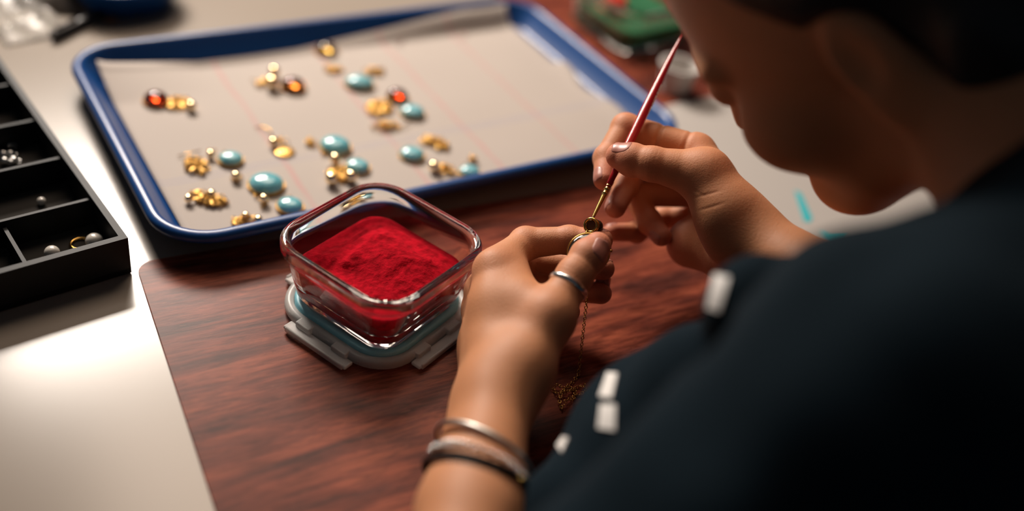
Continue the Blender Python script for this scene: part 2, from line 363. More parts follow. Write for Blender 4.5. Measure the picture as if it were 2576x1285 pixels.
def filigree(parent, name, sx, sy, n, seed, m=None, leaf=False):      # a piled fold of fine gold links
    rg = random.Random(seed); mb = MB()
    for i in range(n):
        q = rg.random()**0.6; an = rg.uniform(0, 2*PI)
        x, y = sx*q*math.cos(an), sy*q*math.sin(an); z = 0.0012 + 0.0042*(1-q)*rg.random()
        ax = Vector((rg.uniform(-1, 1), rg.uniform(-1, 1), rg.uniform(0.2, 1.4)))
        mb.torus((x, y, z), ax, rg.uniform(0.0012, 0.0022), rg.uniform(0.0003, 0.0005), 9, 5)
    return mb.build(name, m or M_GOLD, parent)
def gold_piece(x, y, wpx, hpx, rot, label, n=60, beads=(), leaf=None, disc=None, hook=None, seed=1, name='gold_earring', cat='earring', group='gold earrings on the paper'):
    p = g(x, y, ZP+0.001); o = empty(name, (p.x, p.y, ZP-0.0008), label, cat, group, rot)
    sx, sy = rad(wpx/2, x, y), rad(hpx/2, x, y)*1.3
    if n: 
        f_ = filigree(o, 'linked_chain', sx, sy, n, seed); f_['kind'] = 'stuff'
    def loc(dx, dy, z): 
        q = g(x+dx, y+dy, ZP+z) - o.location; c, s = math.cos(-rot), math.sin(-rot); return (q.x*c-q.y*s, q.x*s+q.y*c, z)
    for dx, dy, r in beads: 
        rr = rad(r, x, y); MB().ball(loc(dx, dy, rr+0.0006), rr, 14, 9).build('bead', M_PEARL, o)
    if leaf:                                                     # flat engraved petal plates
        for k in range(leaf):
            an = k*2*PI/leaf + 0.3; mb = MB(); mb.ball((sx*0.5*math.cos(an), sy*0.5*math.sin(an), 0.0022), 1, 12, 6, (sx*0.5, sy*0.24, 0.0011), Matrix.Rotation(an, 3, 'Z')); mb.build('petal', M_GOLD2, o)
    if disc:
        dx, dy, r = disc; rr = rad(r, x, y); c = loc(dx, dy, 0.001); mb = MB().ball(c, rr, 20, 6, (1, 1, 0.12))
        for k in range(12): mb.ball((c[0]+rr*math.cos(k*PI/6), c[1]+rr*math.sin(k*PI/6), 0.001), 0.0012, 6, 4)
        mb.torus((c[0], c[1], 0.0018), (0, 0, 1), rr*0.55, 0.0005, 16, 5)
        mb.build('disc', M_GOLD2, o)
    if hook: MB().tube([loc(dx, dy, 0.001+0.0012*math.sin(i)) for i, (dx, dy) in enumerate(hook)], 0.0005, 6).build('ear_hook', M_GOLD, o)
    return o
TQ = M_TURQ
stone_piece(580, 396, 62, 46, TQ, 'round turquoise pendant with a small gold bead hanging below its left rim', 0.2)
stone_piece(670, 459, 90, 58, TQ, 'largest oval turquoise pendant, at the front left of the tray', 0.15, loop=4.4)
stone_piece(730, 513, 68, 50, TQ, 'turquoise pendant nearest the glass container, against the front rim', -0.2)
stone_piece(844, 363, 80, 54, TQ, 'large oval turquoise pendant in the middle of the tray front', -0.3, loop=4.6)
stone_piece(900, 415, 62, 48, TQ, 'pale turquoise pendant just behind the rim of the glass container', -0.3)
stone_piece(905, 207, 74, 42, TQ, 'turquoise oval lying farthest back, beside a gold earring', 0.1)
stone_piece(1038, 279, 64, 46, TQ, 'turquoise pendant beside the orange-glowing amber stone', -0.2)
stone_piece(1037, 385, 64, 48, TQ, 'turquoise pendant in front of the fan of gold links', -0.1)
stone_piece(1182, 428, 54, 40, TQ, 'turquoise pendant half hidden by the front rim, rightmost of the turquoise', 0.0)
AM = dict(name='amber_pendant', group='amber pendants on the paper', dome=0.75)
stone_piece(392, 248, 62, 52, M_REDAMBER, 'reddish amber pendant at the left end of the tray', 0.1, **AM)
stone_piece(738, 214, 62, 52, M_SMOKY, 'smoky amber pendant with a golden glow, among pale beads', 0.3, **AM)
stone_piece(822, 124, 54, 44, M_AMBER, 'yellow amber pendant near the back rim of the tray', 0.4, **AM)
stone_piece(1000, 240, 56, 44, M_REDAMBER, 'dark amber pendant with an orange glow beside turquoise', -0.2, **AM)
gold_piece(445, 258, 76, 48, 0.4, 'tangle of gold links with one pale bead beside the reddish amber', 80, [(36, 6, 13)], leaf=5, seed=3)
gold_piece(672, 207, 60, 30, 0.5, 'gold earring with two pale beads beside the smoky amber', 20, [(13, -2, 17), (18, -30, 14)], leaf=4, hook=[(-40, -10), (-28, -4), (-15, 4)], seed=4)
gold_piece(838, 173, 44, 24, 0.3, 'small gold fan in front of the yellow amber', 34, leaf=3, seed=5)
gold_piece(944, 179, 54, 26, 0.5, 'gold fan behind the farthest turquoise', 40, leaf=4, seed=6)
gold_piece(955, 270, 66, 62, 0.2, 'broad gold lattice to the left of the orange-glowing amber', 90, leaf=6, seed=8)
gold_piece(970, 316, 70, 36, 0.4, 'gold fringe curving towards the front of the tray', 46, hook=[(20, 10), (45, -2), (62, -14)], seed=9)
gold_piece(700, 355, 40, 30, 0.6, 'gold drop earring with a fine hook and round disc', 10, [(-12, 0, 12)], disc=(15, 24, 24), hook=[(-58, -36), (-40, -40), (-22, -30), (-12, -12)], seed=10)
gold_piece(780, 356, 26, 22, 0.2, 'tiny gold star to the left of a large turquoise', 14, leaf=5, seed=11)
gold_piece(495, 416, 84, 40, -0.9, 'gold crescent of links at the left front of the tray', 80, leaf=5, hook=[(-48, -26), (-20, -34), (10, -40)], seed=12)
gold_piece(530, 383, 18, 22, 0.0, 'gold stud standing above the crescent of links', 8, [(0, 2, 10)], seed=13)
gold_piece(596, 448, 22, 28, 0.0, 'gold bead drop between two turquoise pendants', 10, [(-3, -8, 12)], seed=14)
gold_piece(522, 497, 100, 38, -0.1, 'spread gold earring with beads near the front left corner', 80, [(-48, 0, 11), (10, -12, 11)], leaf=5, seed=15)
gold_piece(664, 505, 26, 40, 0.0, 'gold bead drop below the largest turquoise', 14, [(0, -8, 12)], seed=16)
gold_piece(622, 552, 76, 26, 0.4, 'gold links and beads against the front rim', 30, [(28, -2, 11), (-4, -12, 10)], disc=(-22, 4, 15), seed=17)
gold_piece(856, 437, 66, 62, 0.3, 'gold cluster with three pale beads beside the glass container', 90, [(-12, -40, 15), (-22, 10, 16), (28, 4, 16)], leaf=5, seed=18)
gold_piece(1095, 358, 86, 34, -0.4, 'fan of gold links behind a turquoise pendant', 80, leaf=5, seed=19)
gold_piece(1120, 424, 76, 26, -0.2, 'gold chain with one pale bead along the front rim', 44, [(-28, -8, 14)], seed=20)
gold_piece(1190, 402, 18, 20, 0.0, 'small gold clasp above the half hidden turquoise', 12, seed=21)
# ------------------------------------------------------------------ black compartment box
BR = math.radians(44.5); bx = Vector((math.cos(BR), math.sin(BR), 0)); by = Vector((-math.sin(BR), math.cos(BR), 0))
BH = 0.030; bc = g(322, 598, BH)                               # near right corner
BL, BWd, WT = 0.40, 0.22, 0.0045
bo = Vector((bc.x, bc.y, 0)) - bx*BWd/2 + by*BL/2
box = empty('compartment_box', bo, 'black display box divided into compartments at the left of the table', 'box', rz=BR)
MB().box(0, 0, 0.003, BWd, BL, 0.004).build('base_panel', M_FELT, box, False)
for nm, a in (('long', 1), ('long', -1)): MB().box(a*(BWd/2-WT/2), 0, BH/2+0.0005, WT, BL, BH-0.001).build('side_panel', M_BOX, box, False)
for a in (1, -1): MB().box(0, a*(BL/2-WT/2), BH/2+0.0005, BWd-2*WT, WT, BH-0.001).build('end_panel', M_BOX, box, False)
dv = []
for px, py in ((243, 495), (180, 389), (125, 293), (75, 202), (28, 128)):
    q = g(px, py, BH-0.004) - bo; dv.append(q.dot(by))
for d in dv: MB().box(0, d, BH/2-0.001, BWd-2*WT, 0.0024, BH-0.006).build('divider', M_BOX, box, False)
q0 = (g(30, 600, BH-0.006)-bo).dot(bx); y0, y1 = -BL/2+WT, dv[0]-0.0012
MB().box(q0, (y0+y1)/2, BH/2-0.003, 0.0024, y1-y0, BH-0.010).build('divider', M_BOX, box, False)
def small(name, o_m, px, py, z, label, cat, shape, group=None):
    p = g(px, py, z); mb = MB(); shape(mb); o = mb.build(name, o_m, None); o.location = (p.x, p.y, 0.0051); tag(o, label, cat, group); return o
small('pearl_bead', M_PEARLW, 237, 604, 0.012, 'grey pearl bead beside the gold ring in the nearest compartment', 'bead', lambda b: b.ball((0, 0, 0.0058), 0.0058, 16, 10))
small('pearl_bead', M_PEARLW, 130, 630, 0.012, 'grey pearl bead at the left of the nearest compartment', 'bead', lambda b: b.ball((0, 0, 0.005), 0.005, 16, 10))
small('gold_ring', M_GOLD, 203, 614, 0.006, 'thin gold ring lying in the nearest compartment', 'ring', lambda b: b.torus((0, 0, 0.0011), (0, 0, 1), 0.0062, 0.0011, 24, 8))
small('pearl_bead', M_PEARLW, 105, 512, 0.006, 'single small bead in the second compartment from the front', 'bead', lambda b: b.ball((0, 0, 0.003), 0.003, 12, 8))
for i, (px, py) in enumerate(((8, 395), (22, 372), (35, 410), (12, 412), (26, 395))):
    small('silver_charm', M_SILVER, px, py, 0.006, ['leftmost silver charm of the heap in the third compartment', 'silver charm at the back of the heap in the third compartment', 'silver charm at the right front of the heap in the third compartment', 'silver charm at the front of the heap in the third compartment', 'silver charm in the middle of the heap in the third compartment'][i], 'charm', lambda b: (b.ball((0, 0, 0.0035), 0.0035, 10, 6, (1, .7, .9)), b.torus((0.0045, 0, 0.0035), (0, 1, 0), 0.0018, 0.0005, 10, 5)), 'silver charms heaped in the third compartment')
for i, (px, py) in enumerate(((8, 205), (26, 203))):
    small('copper_bead', M_ORANGE, px, py, 0.006, ['copper bead touching the box edge in a far compartment', 'copper bead to the right of its pair in a far compartment'][i], 'bead', lambda b: b.ball((0, 0, 0.003), 0.003, 10, 6), 'copper beads in a far compartment')
# ------------------------------------------------------------------ glass containers
def glass_box(parent, side, r, z0, zt, base_in):
    H_ = zt-z0; mb = MB()
    prof = [(base_in+0.008, z0), (base_in+0.002, z0+0.0008), (base_in, z0+0.004)]
    for k in range(1, 6): prof.append((base_in*(1-k/6)+0.003*(k/6), z0+0.004+(H_-0.014)*k/6))
    prof += [(0.0028, zt-0.0095), (0.0004, zt-0.0085), (0, zt-0.0065), (0, zt-0.002), (0.0012, zt-0.0005), (0.003, zt), (0.0052, zt-0.0005), (0.0062, zt-0.002), (0.0066, zt-0.008)]
    for k in range(1, 6): prof.append((0.0068*(1-k/6)+(base_in+0.0042)*(k/6), zt-0.008-(H_-0.016)*k/6))
    prof += [(base_in+0.0055, z0+0.006), (base_in+0.010, z0+0.005)]
    return loft_profile(mb, side, side, r, prof, 9).build('glass_body', M_GLASS, parent)
def powder(name, loc, rz, side, r, zb, base_in, z0, zt, wall_h, heap, m, label, seed):
    mb = MB(); loops = []
    def ins(z): return 0.0072 + (base_in-0.0022)*(1-(z-z0)/(zt-z0))
    for k in range(5):
        z = zb + (wall_h-zb)*k/4; loops.append(rrect(side, side, r, z, 9, ins(z)+0.0004))
    out = loops[-1]; R_ = 18
    for k in range(1, R_):
        s = 1-k/R_
        lp = []
        for x, y, z in out:
            X, Y = x*s, y*s; nzv = noise.noise(Vector((X*70, Y*70, seed)))*0.0032 + noise.noise(Vector((X*170, Y*170, seed+3)))*0.0022
            lp.append((X, Y, wall_h + heap(X, Y)*(1-s**4) + nzv*(1-s**6)))
        loops.append(lp)
    mb.loft(loops)
    o = mb.build(name, m, None); o.location = loc; o.rotation_euler = (0, 0, rz)
    return tag(o, label, 'powder', kind='stuff')
CR = math.radians(60.5); cc = Vector((-0.0826, 0.5005, 0.0))
lid = empty('container_lid', (cc.x, cc.y, 0.0012), 'frosted plastic lid with a blue seal, lying under the glass of red powder', 'lid', rz=CR)
LS = 0.104
loft_profile(MB(), LS, LS, 0.03, [(0.006, 0.0), (0.002, 0.0006), (0, 0.003), (0.0006, 0.0072), (0.003, 0.0084), (0.0058, 0.0078), (0.0062, 0.005), (0.010, 0.0046)], 9).build('lid_frame', M_PLASTIC, lid)
loft_profile(MB(), LS, LS, 0.03, [(0.0064, 0.0046), (0.0066, 0.0092), (0.0085, 0.0100), (0.0118, 0.0096), (0.0122, 0.0046)], 9, False, False).build('seal', M_GASKET, lid)
loft_profile(MB(), LS, LS, 0.03, [(0.0124, 0.0048), (0.0128, 0.0084), (0.0145, 0.0088), (0.03, 0.0088)], 9, True, True).build('lid_panel', M_PLASTIC, lid)
for k in range(4):
    a = k*PI/2; mb = MB()
    mb.box(LS/2+0.0042, 0, 0.0034, 0.0074, 0.054, 0.0026); mb.box(LS/2+0.0078, 0, 0.0034, 0.002, 0.050, 0.0042)
    for s in (-1, 1): mb.box(LS/2-0.0005, s*0.0155, 0.0058, 0.0062, 0.0125, 0.0050)
    o = mb.build('latch_flap', M_PLASTIC, lid, False); bv = o.modifiers.new('bevel', 'BEVEL'); bv.width = 0.0012; bv.segments = 3; o.rotation_euler = (0, 0, a)
CS, CRd, CZ0, CZT, CBI = 0.1066, 0.027, 0.0113, 0.060, 0.011
con = empty('glass_container', (cc.x, cc.y, 0), 'square glass container of red powder standing on its lid', 'container', rz=CR)
glass_box(con, CS, CRd, CZ0, CZT, CBI)
import functools
def heap_red(x, y):
    u, v = x, y
    return 0.0085*math.exp(-((u-0.010)**2+(v+0.002)**2)/(2*0.022**2)) - 0.003*math.exp(-((u+0.015)**2+(v-0.0)**2)/(2*0.011**2)) 
powder('red_powder', (cc.x, cc.y, 0), CR, CS, CRd, CZ0+0.0056, CBI, CZ0, CZT, 0.0385, heap_red, M_RED, 'heap of bright red powder filling the glass container', 1)
gc = g(1562, 142) ; gd = Vector((gc.x, gc.y, 0)).normalized(); gcen = gc + gd*0.062
GR = math.atan2(gd.y, gd.x)+PI/4+0.06
con2 = empty('glass_container', (gcen.x, gcen.y, -0.0085), 'square glass container of green powder beyond the tray', 'container', rz=GR)
glass_box(con2, CS*1.1, CRd, CZ0, CZT, CBI)
powder('green_powder', (gcen.x, gcen.y, -0.0085), GR, CS*1.1, CRd, CZ0+0.0056, CBI, CZ0, CZT, 0.036, lambda x, y: 0.004*math.exp(-(x*x+y*y)/0.0008), M_GREEN, 'green powder filling the far glass container', 5)
mb = MB(); mb.loft([[(r*math.cos(2*PI*i/20), r*math.sin(2*PI*i/20), z) for i in range(20)] for r, z in ((0.013, 0), (0.0135, 0.006), (0.012, 0.0085), (0.004, 0.009))])
rc = mb.build('red_cap', mat('red_plastic', (0.5, 0.04, 0.02), 0.4), None, ang=50); rp_ = g(1545, 12, 0.034); rc.location = (rp_.x, rp_.y, 0.0335); tag(rc, 'small red cap lying on the green powder', 'cap')
# small white cup beyond the tray
cp = g(1700, 205, 0.01); cup = empty('small_cup', (cp.x, cp.y, 0.0012), 'small white plastic cup between the tray and the face', 'cup')
n = 28; MB().loft([[(r*math.cos(2*PI*i/n), r*math.sin(2*PI*i/n), z) for i in range(n)] for r, z in ((0.012, 0), (0.015, 0.0006), (0.019, 0.026), (0.0205, 0.0268), (0.0205, 0.028), (0.018, 0.028), (0.0142, 0.003), (0.004, 0.0025))]).build('cup_body', M_WHITECAP, cup, ang=60)
# white sheet with teal print at the right
prot = math.radians(39.5); pdir = Vector((math.cos(prot), math.sin(prot), 0)); pperp = Vector((pdir.y, -pdir.x, 0))
pl0 = g(1690, 267) - pdir*0.038
pcen = pl0 + pdir*0.15 + pperp*0.16
wp = sheet('white_sheet', pcen.x, pcen.y, 0.30, 0.32, 0.008, prot, mat('white_card', (0.45, 0.415, 0.385), 0.6), 0.0013, 0.0008)
tag(wp, 'white sheet with teal print beyond the right forearm', 'paper')
for poly in (((1998, 478), (2016, 486), (2044, 548), (2038, 560), (2022, 556)), ((2062, 580), (2090, 594), (2132, 594), (2122, 612), (2096, 620), (2078, 606))):
    pts = [g(x, y, 0.0022) for x, y in poly]; k = len(pts)
    mb = MB().loft([[(p.x, p.y, 0.0020) for p in reversed(pts)], [(p.x, p.y, 0.0023) for p in reversed(pts)]])
    o = mb.build('teal_mark', M_TEAL, None, False); o.parent = wp; o.matrix_parent_inverse = (Matrix.Translation(wp.location) @ Matrix.Rotation(prot, 4, 'Z')).inverted()
# ------------------------------------------------------------------ things at the far left
# crumpled clear bag
def crumple(name, x, y, sx, sy, h, rz, m, label, cat, seed, amp=0.012, nn=26):
    p = g(x, y); top = []; bot = []; vs = []; fs = []
    for j in range(nn+1):
        for i in range(nn+1):
            a, b_ = i/nn*2-1, j/nn*2-1
            q = max(0, 1-max(abs(a), abs(b_))**2.5)
            X, Y = a*sx/2, b_*sy/2; nv = noise.noise(Vector((X*32, Y*32, seed))) + 0.6*noise.noise(Vector((X*75, Y*75, seed+5)))
            vs.append((X, Y, 0.0006 + q*max(0.0006, h + amp*nv)))
    k0 = (nn+1)**2
    for j in range(nn+1):
        for i in range(nn+1): vs.append((vs[j*(nn+1)+i][0], vs[j*(nn+1)+i][1], 0.0003))
    for j in range(nn):
        for i in range(nn):
            k = j*(nn+1)+i; fs.append((k, k+1, k+nn+2, k+nn+1)); fs.append((k0+k+nn+1, k0+k+nn+2, k0+k+1, k0+k))
    rim = [i for i in range(nn+1)] + [j*(nn+1)+nn for j in range(1, nn+1)] + [nn*(nn+1)+i for i in range(nn-1, -1, -1)] + [j*(nn+1) for j in range(nn-1, 0, -1)]
    for a, b_ in zip(rim, rim[1:]+rim[:1]): fs.append((k0+a, k0+b_, b_, a))
    o = py_mesh(name, vs, fs, m, None); o.location = (p.x, p.y, 0); o.rotation_euler = (0, 0, rz); return tag(o, label, cat)
crumple('clear_bag', 26, 22, 0.06, 0.14, 0.010, 0.85, M_CLEAR, 'crumpled clear plastic bag behind the black compartment box', 'bag', 3)
crumple('grey_pouch', 186, -8, 0.10, 0.085, 0.022, 0.3, M_GREYBAG, 'soft grey brown pouch lying behind the black pen', 'pouch', 9, 0.008)
a_, b_ = g(134, 92, 0.005), g(276, 22, 0.005); ax_ = (b_-a_).normalized()
pen = empty('black_pen', (a_+b_)/2, 'black pen lying beside the grey pouch beyond the blue tray', 'pen')
pp = lambda t: a_ + ax_*t - pen.location
LEN = (b_-a_).length
MB().tube([pp(0), pp(0.001), pp(LEN*0.72)], [0.0044, 0.005, 0.005], 14).build('barrel', M_BLACKPEN, pen, ang=40)
MB().tube([pp(LEN*0.72), pp(LEN*0.95), pp(LEN*1.02)], [0.005, 0.0042, 0.0012], 14).build('pen_tip', M_BLACKPEN, pen, ang=40)
MB().tube([pp(0.004)+Vector((0, 0, 0.0058)), pp(0.03)+Vector((0, 0, 0.0058))], 0.0011, 8).build('clip', M_BLACKPEN, pen)
gold_piece(160, 66, 30, 20, 0.3, 'gold trinket lying on the black pen side of the pouch', 26, leaf=3, seed=31, name='gold_trinket', cat='trinket', group=None)
o = gold_piece(277, 40, 34, 34, 0.3, 'copper coloured trinket between the pen and the blue dish', 0, leaf=5, seed=32, name='copper_trinket', cat='trinket', group=None)
for c_ in o.children:
    c_.data.materials[0] = M_ORANGE
for o in bpy.data.objects:
    if o.name.startswith(('gold_trinket', 'copper_trinket')) and not o.parent: o.location.z = 0.001
dq = g(362, 46); dl = Vector((dq.x, dq.y, 0.0)) + Vector((-0.03, 0.027, 0))
dish = empty('blue_dish', dl, 'deep blue plastic dish at the far left beyond the tray', 'dish', rz=math.radians(42))
loft_profile(MB(), 0.105, 0.105, 0.045, [(0.020, 0), (0.014, 0.0012), (0.003, 0.024), (0, 0.026), (0.001, 0.029), (0.004, 0.030), (0.0065, 0.028), (0.017, 0.005), (0.026, 0.0035)], 10).build('dish_body', M_TRAY, dish, ang=60)
# ------------------------------------------------------------------ the person: one implicit surface, meshed in three resolutions
def cone(P, a, b, r1, r2):
    a = np.asarray(a, np.float32); b = np.asarray(b, np.float32); ba = b-a; l2 = float(ba@ba)+1e-12
    pa = P-a; t = np.clip((pa@ba)/l2, 0, 1)[:, None]
    return np.linalg.norm(pa-t*ba, axis=1) - (r1+(r2-r1)*t[:, 0])
def ell(P, c, axes, rad_):
    q = (P-np.asarray(c, np.float32)) @ np.asarray(axes, np.float32).T / np.asarray(rad_, np.float32)
    k0 = np.linalg.norm(q, axis=1); k1 = np.linalg.norm(q/np.asarray(rad_, np.float32), axis=1)+1e-9
    return k0*(k0-1)/k1
def smin(a, b, k):
    h = np.maximum(k-np.abs(a-b), 0)/k; return np.minimum(a, b)-h*h*k*0.25
def smax(a, b, k): return -smin(-a, -b, k)
def chain(P, pts, rs, k=0.003):
    d = None
    for i in range(len(pts)-1):
        c = cone(P, pts[i], pts[i+1], rs[i], rs[i+1]); d = c if d is None else smin(d, c, k)
    return d
def mesh_sdf(f, lo, hi, h, block=6):
    lo = np.array(lo, float); n = np.ceil((np.array(hi)-lo)/h/block).astype(int)*block
    nb = n//block
    gi = [np.arange(k) for k in nb]
    B = np.stack(np.meshgrid(*gi, indexing='ij'), -1).reshape(-1, 3)
    ctr = (lo + (B+0.5)*block*h).astype(np.float32)
    d = f(ctr); half = block*h*0.87
    act = np.abs(d) < half*1.5 + 0.004
    vol = np.full(tuple(n+1), 1.0, np.float32)
    sg = np.where(d < 0, -1.0, 1.0).reshape(tuple(nb))
    for a in range(3): sg = np.repeat(sg, block, axis=a)
    vol[:n[0], :n[1], :n[2]] = sg
    off = np.stack(np.meshgrid(*[np.arange(block+1)]*3, indexing='ij'), -1).reshape(-1, 3)
    A = B[act]*block
    for s in range(0, len(A), 400):
        idx = (A[s:s+400, None, :]+off[None]).reshape(-1, 3)
        key = (idx[:, 0]*(n[1]+1)+idx[:, 1])*(n[2]+1)+idx[:, 2]
        _, u = np.unique(key, return_index=True); idx = idx[u]
        vol[idx[:, 0], idx[:, 1], idx[:, 2]] = f((lo+idx*h).astype(np.float32))
    ins = vol < 0
    c = np.zeros(tuple(n), np.int8)
    for dx in (0, 1):
        for dy in (0, 1):
            for dz in (0, 1): c += ins[dx:n[0]+dx, dy:n[1]+dy, dz:n[2]+dz]
    cell = np.argwhere((c > 0) & (c < 8)); cid = np.full(tuple(n), -1, np.int64); cid[cell[:, 0], cell[:, 1], cell[:, 2]] = np.arange(len(cell))
    acc = np.zeros((len(cell), 3)); cnt = np.zeros(len(cell))
    cor = [(x, y, z) for x in (0, 1) for y in (0, 1) for z in (0, 1)]
    for p in cor:
        for a in range(3):
            if p[a]: continue
            q = list(p); q[a] = 1
            va = vol[cell[:, 0]+p[0], cell[:, 1]+p[1], cell[:, 2]+p[2]]; vb = vol[cell[:, 0]+q[0], cell[:, 1]+q[1], cell[:, 2]+q[2]]
            m = (va < 0) != (vb < 0); t = np.zeros(len(cell)); t[m] = va[m]/(va[m]-vb[m])
            pt = np.array(p, float)[None].repeat(len(cell), 0); pt[:, a] += t
            acc[m] += pt[m]; cnt[m] += 1
    V = lo + (cell + acc/cnt[:, None])*h
    F = []
    for a in range(3):
        b_, c_ = (a+1) % 3, (a+2) % 3
        s0 = [slice(None)]*3; s1 = [slice(None)]*3; s0[a] = slice(0, n[a]); s1[a] = slice(1, n[a]+1)
        e = np.argwhere(ins[tuple(s0)] != ins[tuple(s1)])
        ok = (e[:, b_] > 0) & (e[:, c_] > 0) & (e[:, b_] < n[b_]) & (e[:, c_] < n[c_]); e = e[ok]
        quad = []
        for db, dc in ((1, 1), (0, 1), (0, 0), (1, 0)):
            q = e.copy(); q[:, b_] -= db; q[:, c_] -= dc; quad.append(cid[q[:, 0], q[:, 1], q[:, 2]])
        quad = np.stack(quad, 1); fl_ = ~ins[e[:, 0], e[:, 1], e[:, 2]]
        quad[fl_] = quad[fl_][:, ::-1]; F.append(quad)
    F = np.concatenate(F); F = F[(F >= 0).all(1)]
    V = V.astype(np.float32); e = h*0.3
    for _ in range(2):                                            # pull the vertices onto the surface
        d0 = f(V); G = np.stack([f(V+np.eye(3, dtype=np.float32)[k]*e)-d0 for k in range(3)], 1)/e
        l2 = (G*G).sum(1)+1e-6; V = V - np.clip(d0/l2, -h, h)[:, None]*G
    return V, F
def J(*a): return np.array(at(*a), np.float32)                     # a joint seen at a photo point, at a depth
def hand_fn(palm, fingers, kp=0.015, kw=0.0085, web=()):
    def f(P):
        d = None
        for a, b_, r1, r2 in palm:
            c = cone(P, a, b_, r1, r2); d = c if d is None else smin(d, c, kp)
        tips = []
        for pts, rs, spread in fingers:
            fd = chain(P, pts, rs)
            for q, (j, r_) in enumerate(zip(pts[1:-1], rs[1:-1])):   # knuckles stand a little proud
                fd = smin(fd, np.linalg.norm(P-j, axis=1)-r_*1.02, 0.003)
            w_ = np.exp(-(np.linalg.norm(P-pts[0], axis=1)/spread)**2)
            tips.append((fd, w_))
        e = None
        for fd, w_ in tips:
            e = fd if e is None else smin(e, fd, 0.0009)
        W = np.max([w_ for _, w_ in tips], axis=0)
        d = smin(d, e, 0.0009+kw*W)
        return d
    return f
creases = []                                                       # (point, axis, normal side, depth, width, reach)
def with_creases(f, cr):
    def q(P):
        d = f(P)
        for c, ax, depth, wd, reach, side in cr:
            v = P-c; t = v@ax; lat = np.linalg.norm(v-t[:, None]*ax, axis=1)
            m = np.exp(-(t/wd)**2)*np.exp(-(lat/reach)**4)
            if side is not None: m = m*np.clip((v@side)/0.004, 0, 1)
            d = d + depth*m
        return d
    return q
def nrm(v): v = np.asarray(v, np.float32); return v/np.linalg.norm(v)
CD = lambda x, y, z: np.array(camdir(x, y, z), np.float32)
# ---- left hand: back of the hand to the camera's left, thumb and index pinching the pendant
L_WR, L_WU = J(1252, 992, .568), J(1222, 1012, .588)
L_FR, L_FU = J(1195, 1290, .497), J(1160, 1290, .507)
L_EL = J(1010, 1960, .385)
L_IM, L_MM, L_RM, L_PM = J(1243, 678, .622), J(1216, 728, .637), J(1206, 778, .643), J(1216, 838, .638)
L_TC, L_TM = J(1308, 930, .574), J(1380, 800, .589)
L_IDX = [L_IM, J(1322, 612, .648), J(1432, 603, .645), J(1512, 604, .640)]
L_MID = [L_MM, J(1338, 655, .672), J(1452, 668, .664), J(1518, 676, .655)]
L_RNG = [L_RM, J(1330, 712, .672), J(1440, 728, .668), J(1512, 738, .662)]
L_PNK = [L_PM, J(1318, 772, .654), J(1392, 780, .650), J(1435, 784, .645)]
L_THB = [L_TM, J(1446, 692, .604), J(1480, 645, .610), J(1503, 618, .6125)]
palmL = [(L_WR, L_IM, .0165, .0118), (L_WR, L_MM, .0145, .0100), (L_WU, L_RM, .0135, .0092), (L_WU, L_PM, .013, .0085),
         (L_TC, L_TM, .0165, .0142), (L_WR, L_TC, .018, .0165), (L_TM, (L_IM*0.70+L_WR*0.30), .0115, .0115), (L_TC, (L_MM+L_WU)/2, .013, .012), (L_TM*0.55+L_IM*0.45, L_IM*0.45+L_IDX[1]*0.55, .0095, .0080),
         (L_WR, L_FR, .0190, .0240), (L_WU, L_FU, .0160, .0225), (L_FR, L_EL, .0235, .034)]
fL = hand_fn(palmL, [(L_IDX, [.0122, .0103, .0087, .0076], .022), (L_MID, [.0108, .0096, .0084, .0074], .018), (L_RNG, [.0104, .009, .008, .0072], .018),
                     (L_PNK, [.0095, .008, .007, .0062], .018), (L_THB, [.0136, .0108, .0106, .0086], .026)])
axT = nrm(L_THB[2]-L_THB[1]); axI = nrm(L_IDX[2]-L_IDX[1])
upT = CD(-0.45, 0.35, 0.82)
crL = [(L_THB[1]+axT*q, axT, .0005, .0007, .011, upT) for q in (-.0022, -.0004, .0016, .0036)]
crL += [(L_IDX[2]+axI*q, axI, .0005, .0008, .009, CD(0, 0, 1)) for q in (-.001, .0012)]
fL = with_creases(fL, crL)
# ---- right hand: holds the brush between thumb, index and middle finger
R_WR, R_WU = J(1868, 588, .634), J(1872, 640, .664)
R_EL = J(2640, 960, .50)
R_FR, R_FU = J(2105, 738, .585), J(2095, 765, .60)
R_IM, R_MM, R_RM, R_PM = J(1752, 382, .674), J(1764, 425, .688), J(1778, 485, .705), J(1792, 545, .712)
R_TC, R_TM = J(1828, 532, .630), J(1772, 440, .637)
R_IDX = [R_IM, J(1574, 322, .686), J(1526, 398, .674), J(1519, 452, .661)]
R_MID = [R_MM, J(1610, 405, .706), J(1574, 468, .690), J(1548, 522, .672)]
R_RNG = [R_RM, J(1596, 488, .708), J(1634, 558, .695), J(1664, 594, .686)]
R_PNK = [R_PM, J(1672, 545, .726), J(1602, 584, .708), J(1538, 584, .690)]
R_THB = [R_TM, J(1640, 412, .640), J(1590, 402, .645), J(1557, 392, .648)]
palmR = [(R_WR, R_IM, .0165, .0116), (R_WR, R_MM, .0165, .0112), (R_WU, R_RM, .0175, .0112), (R_WU, R_PM, .017, .0105),
         (R_TC, R_TM, .0168, .0158), (R_WR, R_TC, .0175, .0168), (R_TM, R_IM*0.7+R_WR*0.3, .011, .011),
         (J(1880, 632, .660), J(1738, 612, .693), .020, .0172),
         (R_WR, R_FR, .0195, .025), (R_WU, R_FU, .0185, .025), (R_FR, R_EL, .025, .036)]
fR = hand_fn(palmR, [(R_IDX, [.0118, .0096, .0084, .0070], .022), (R_MID, [.011, .0095, .0084, .0072], .018), (R_RNG, [.0105, .009, .008, .007], .018),
                     (R_PNK, [.0095, .008, .007, .0062], .018), (R_THB, [.0158, .0106, .0102, .0086], .026)])
axR = nrm(R_THB[2]-R_THB[1]); upR = CD(0.05, 0.3, 0.95)
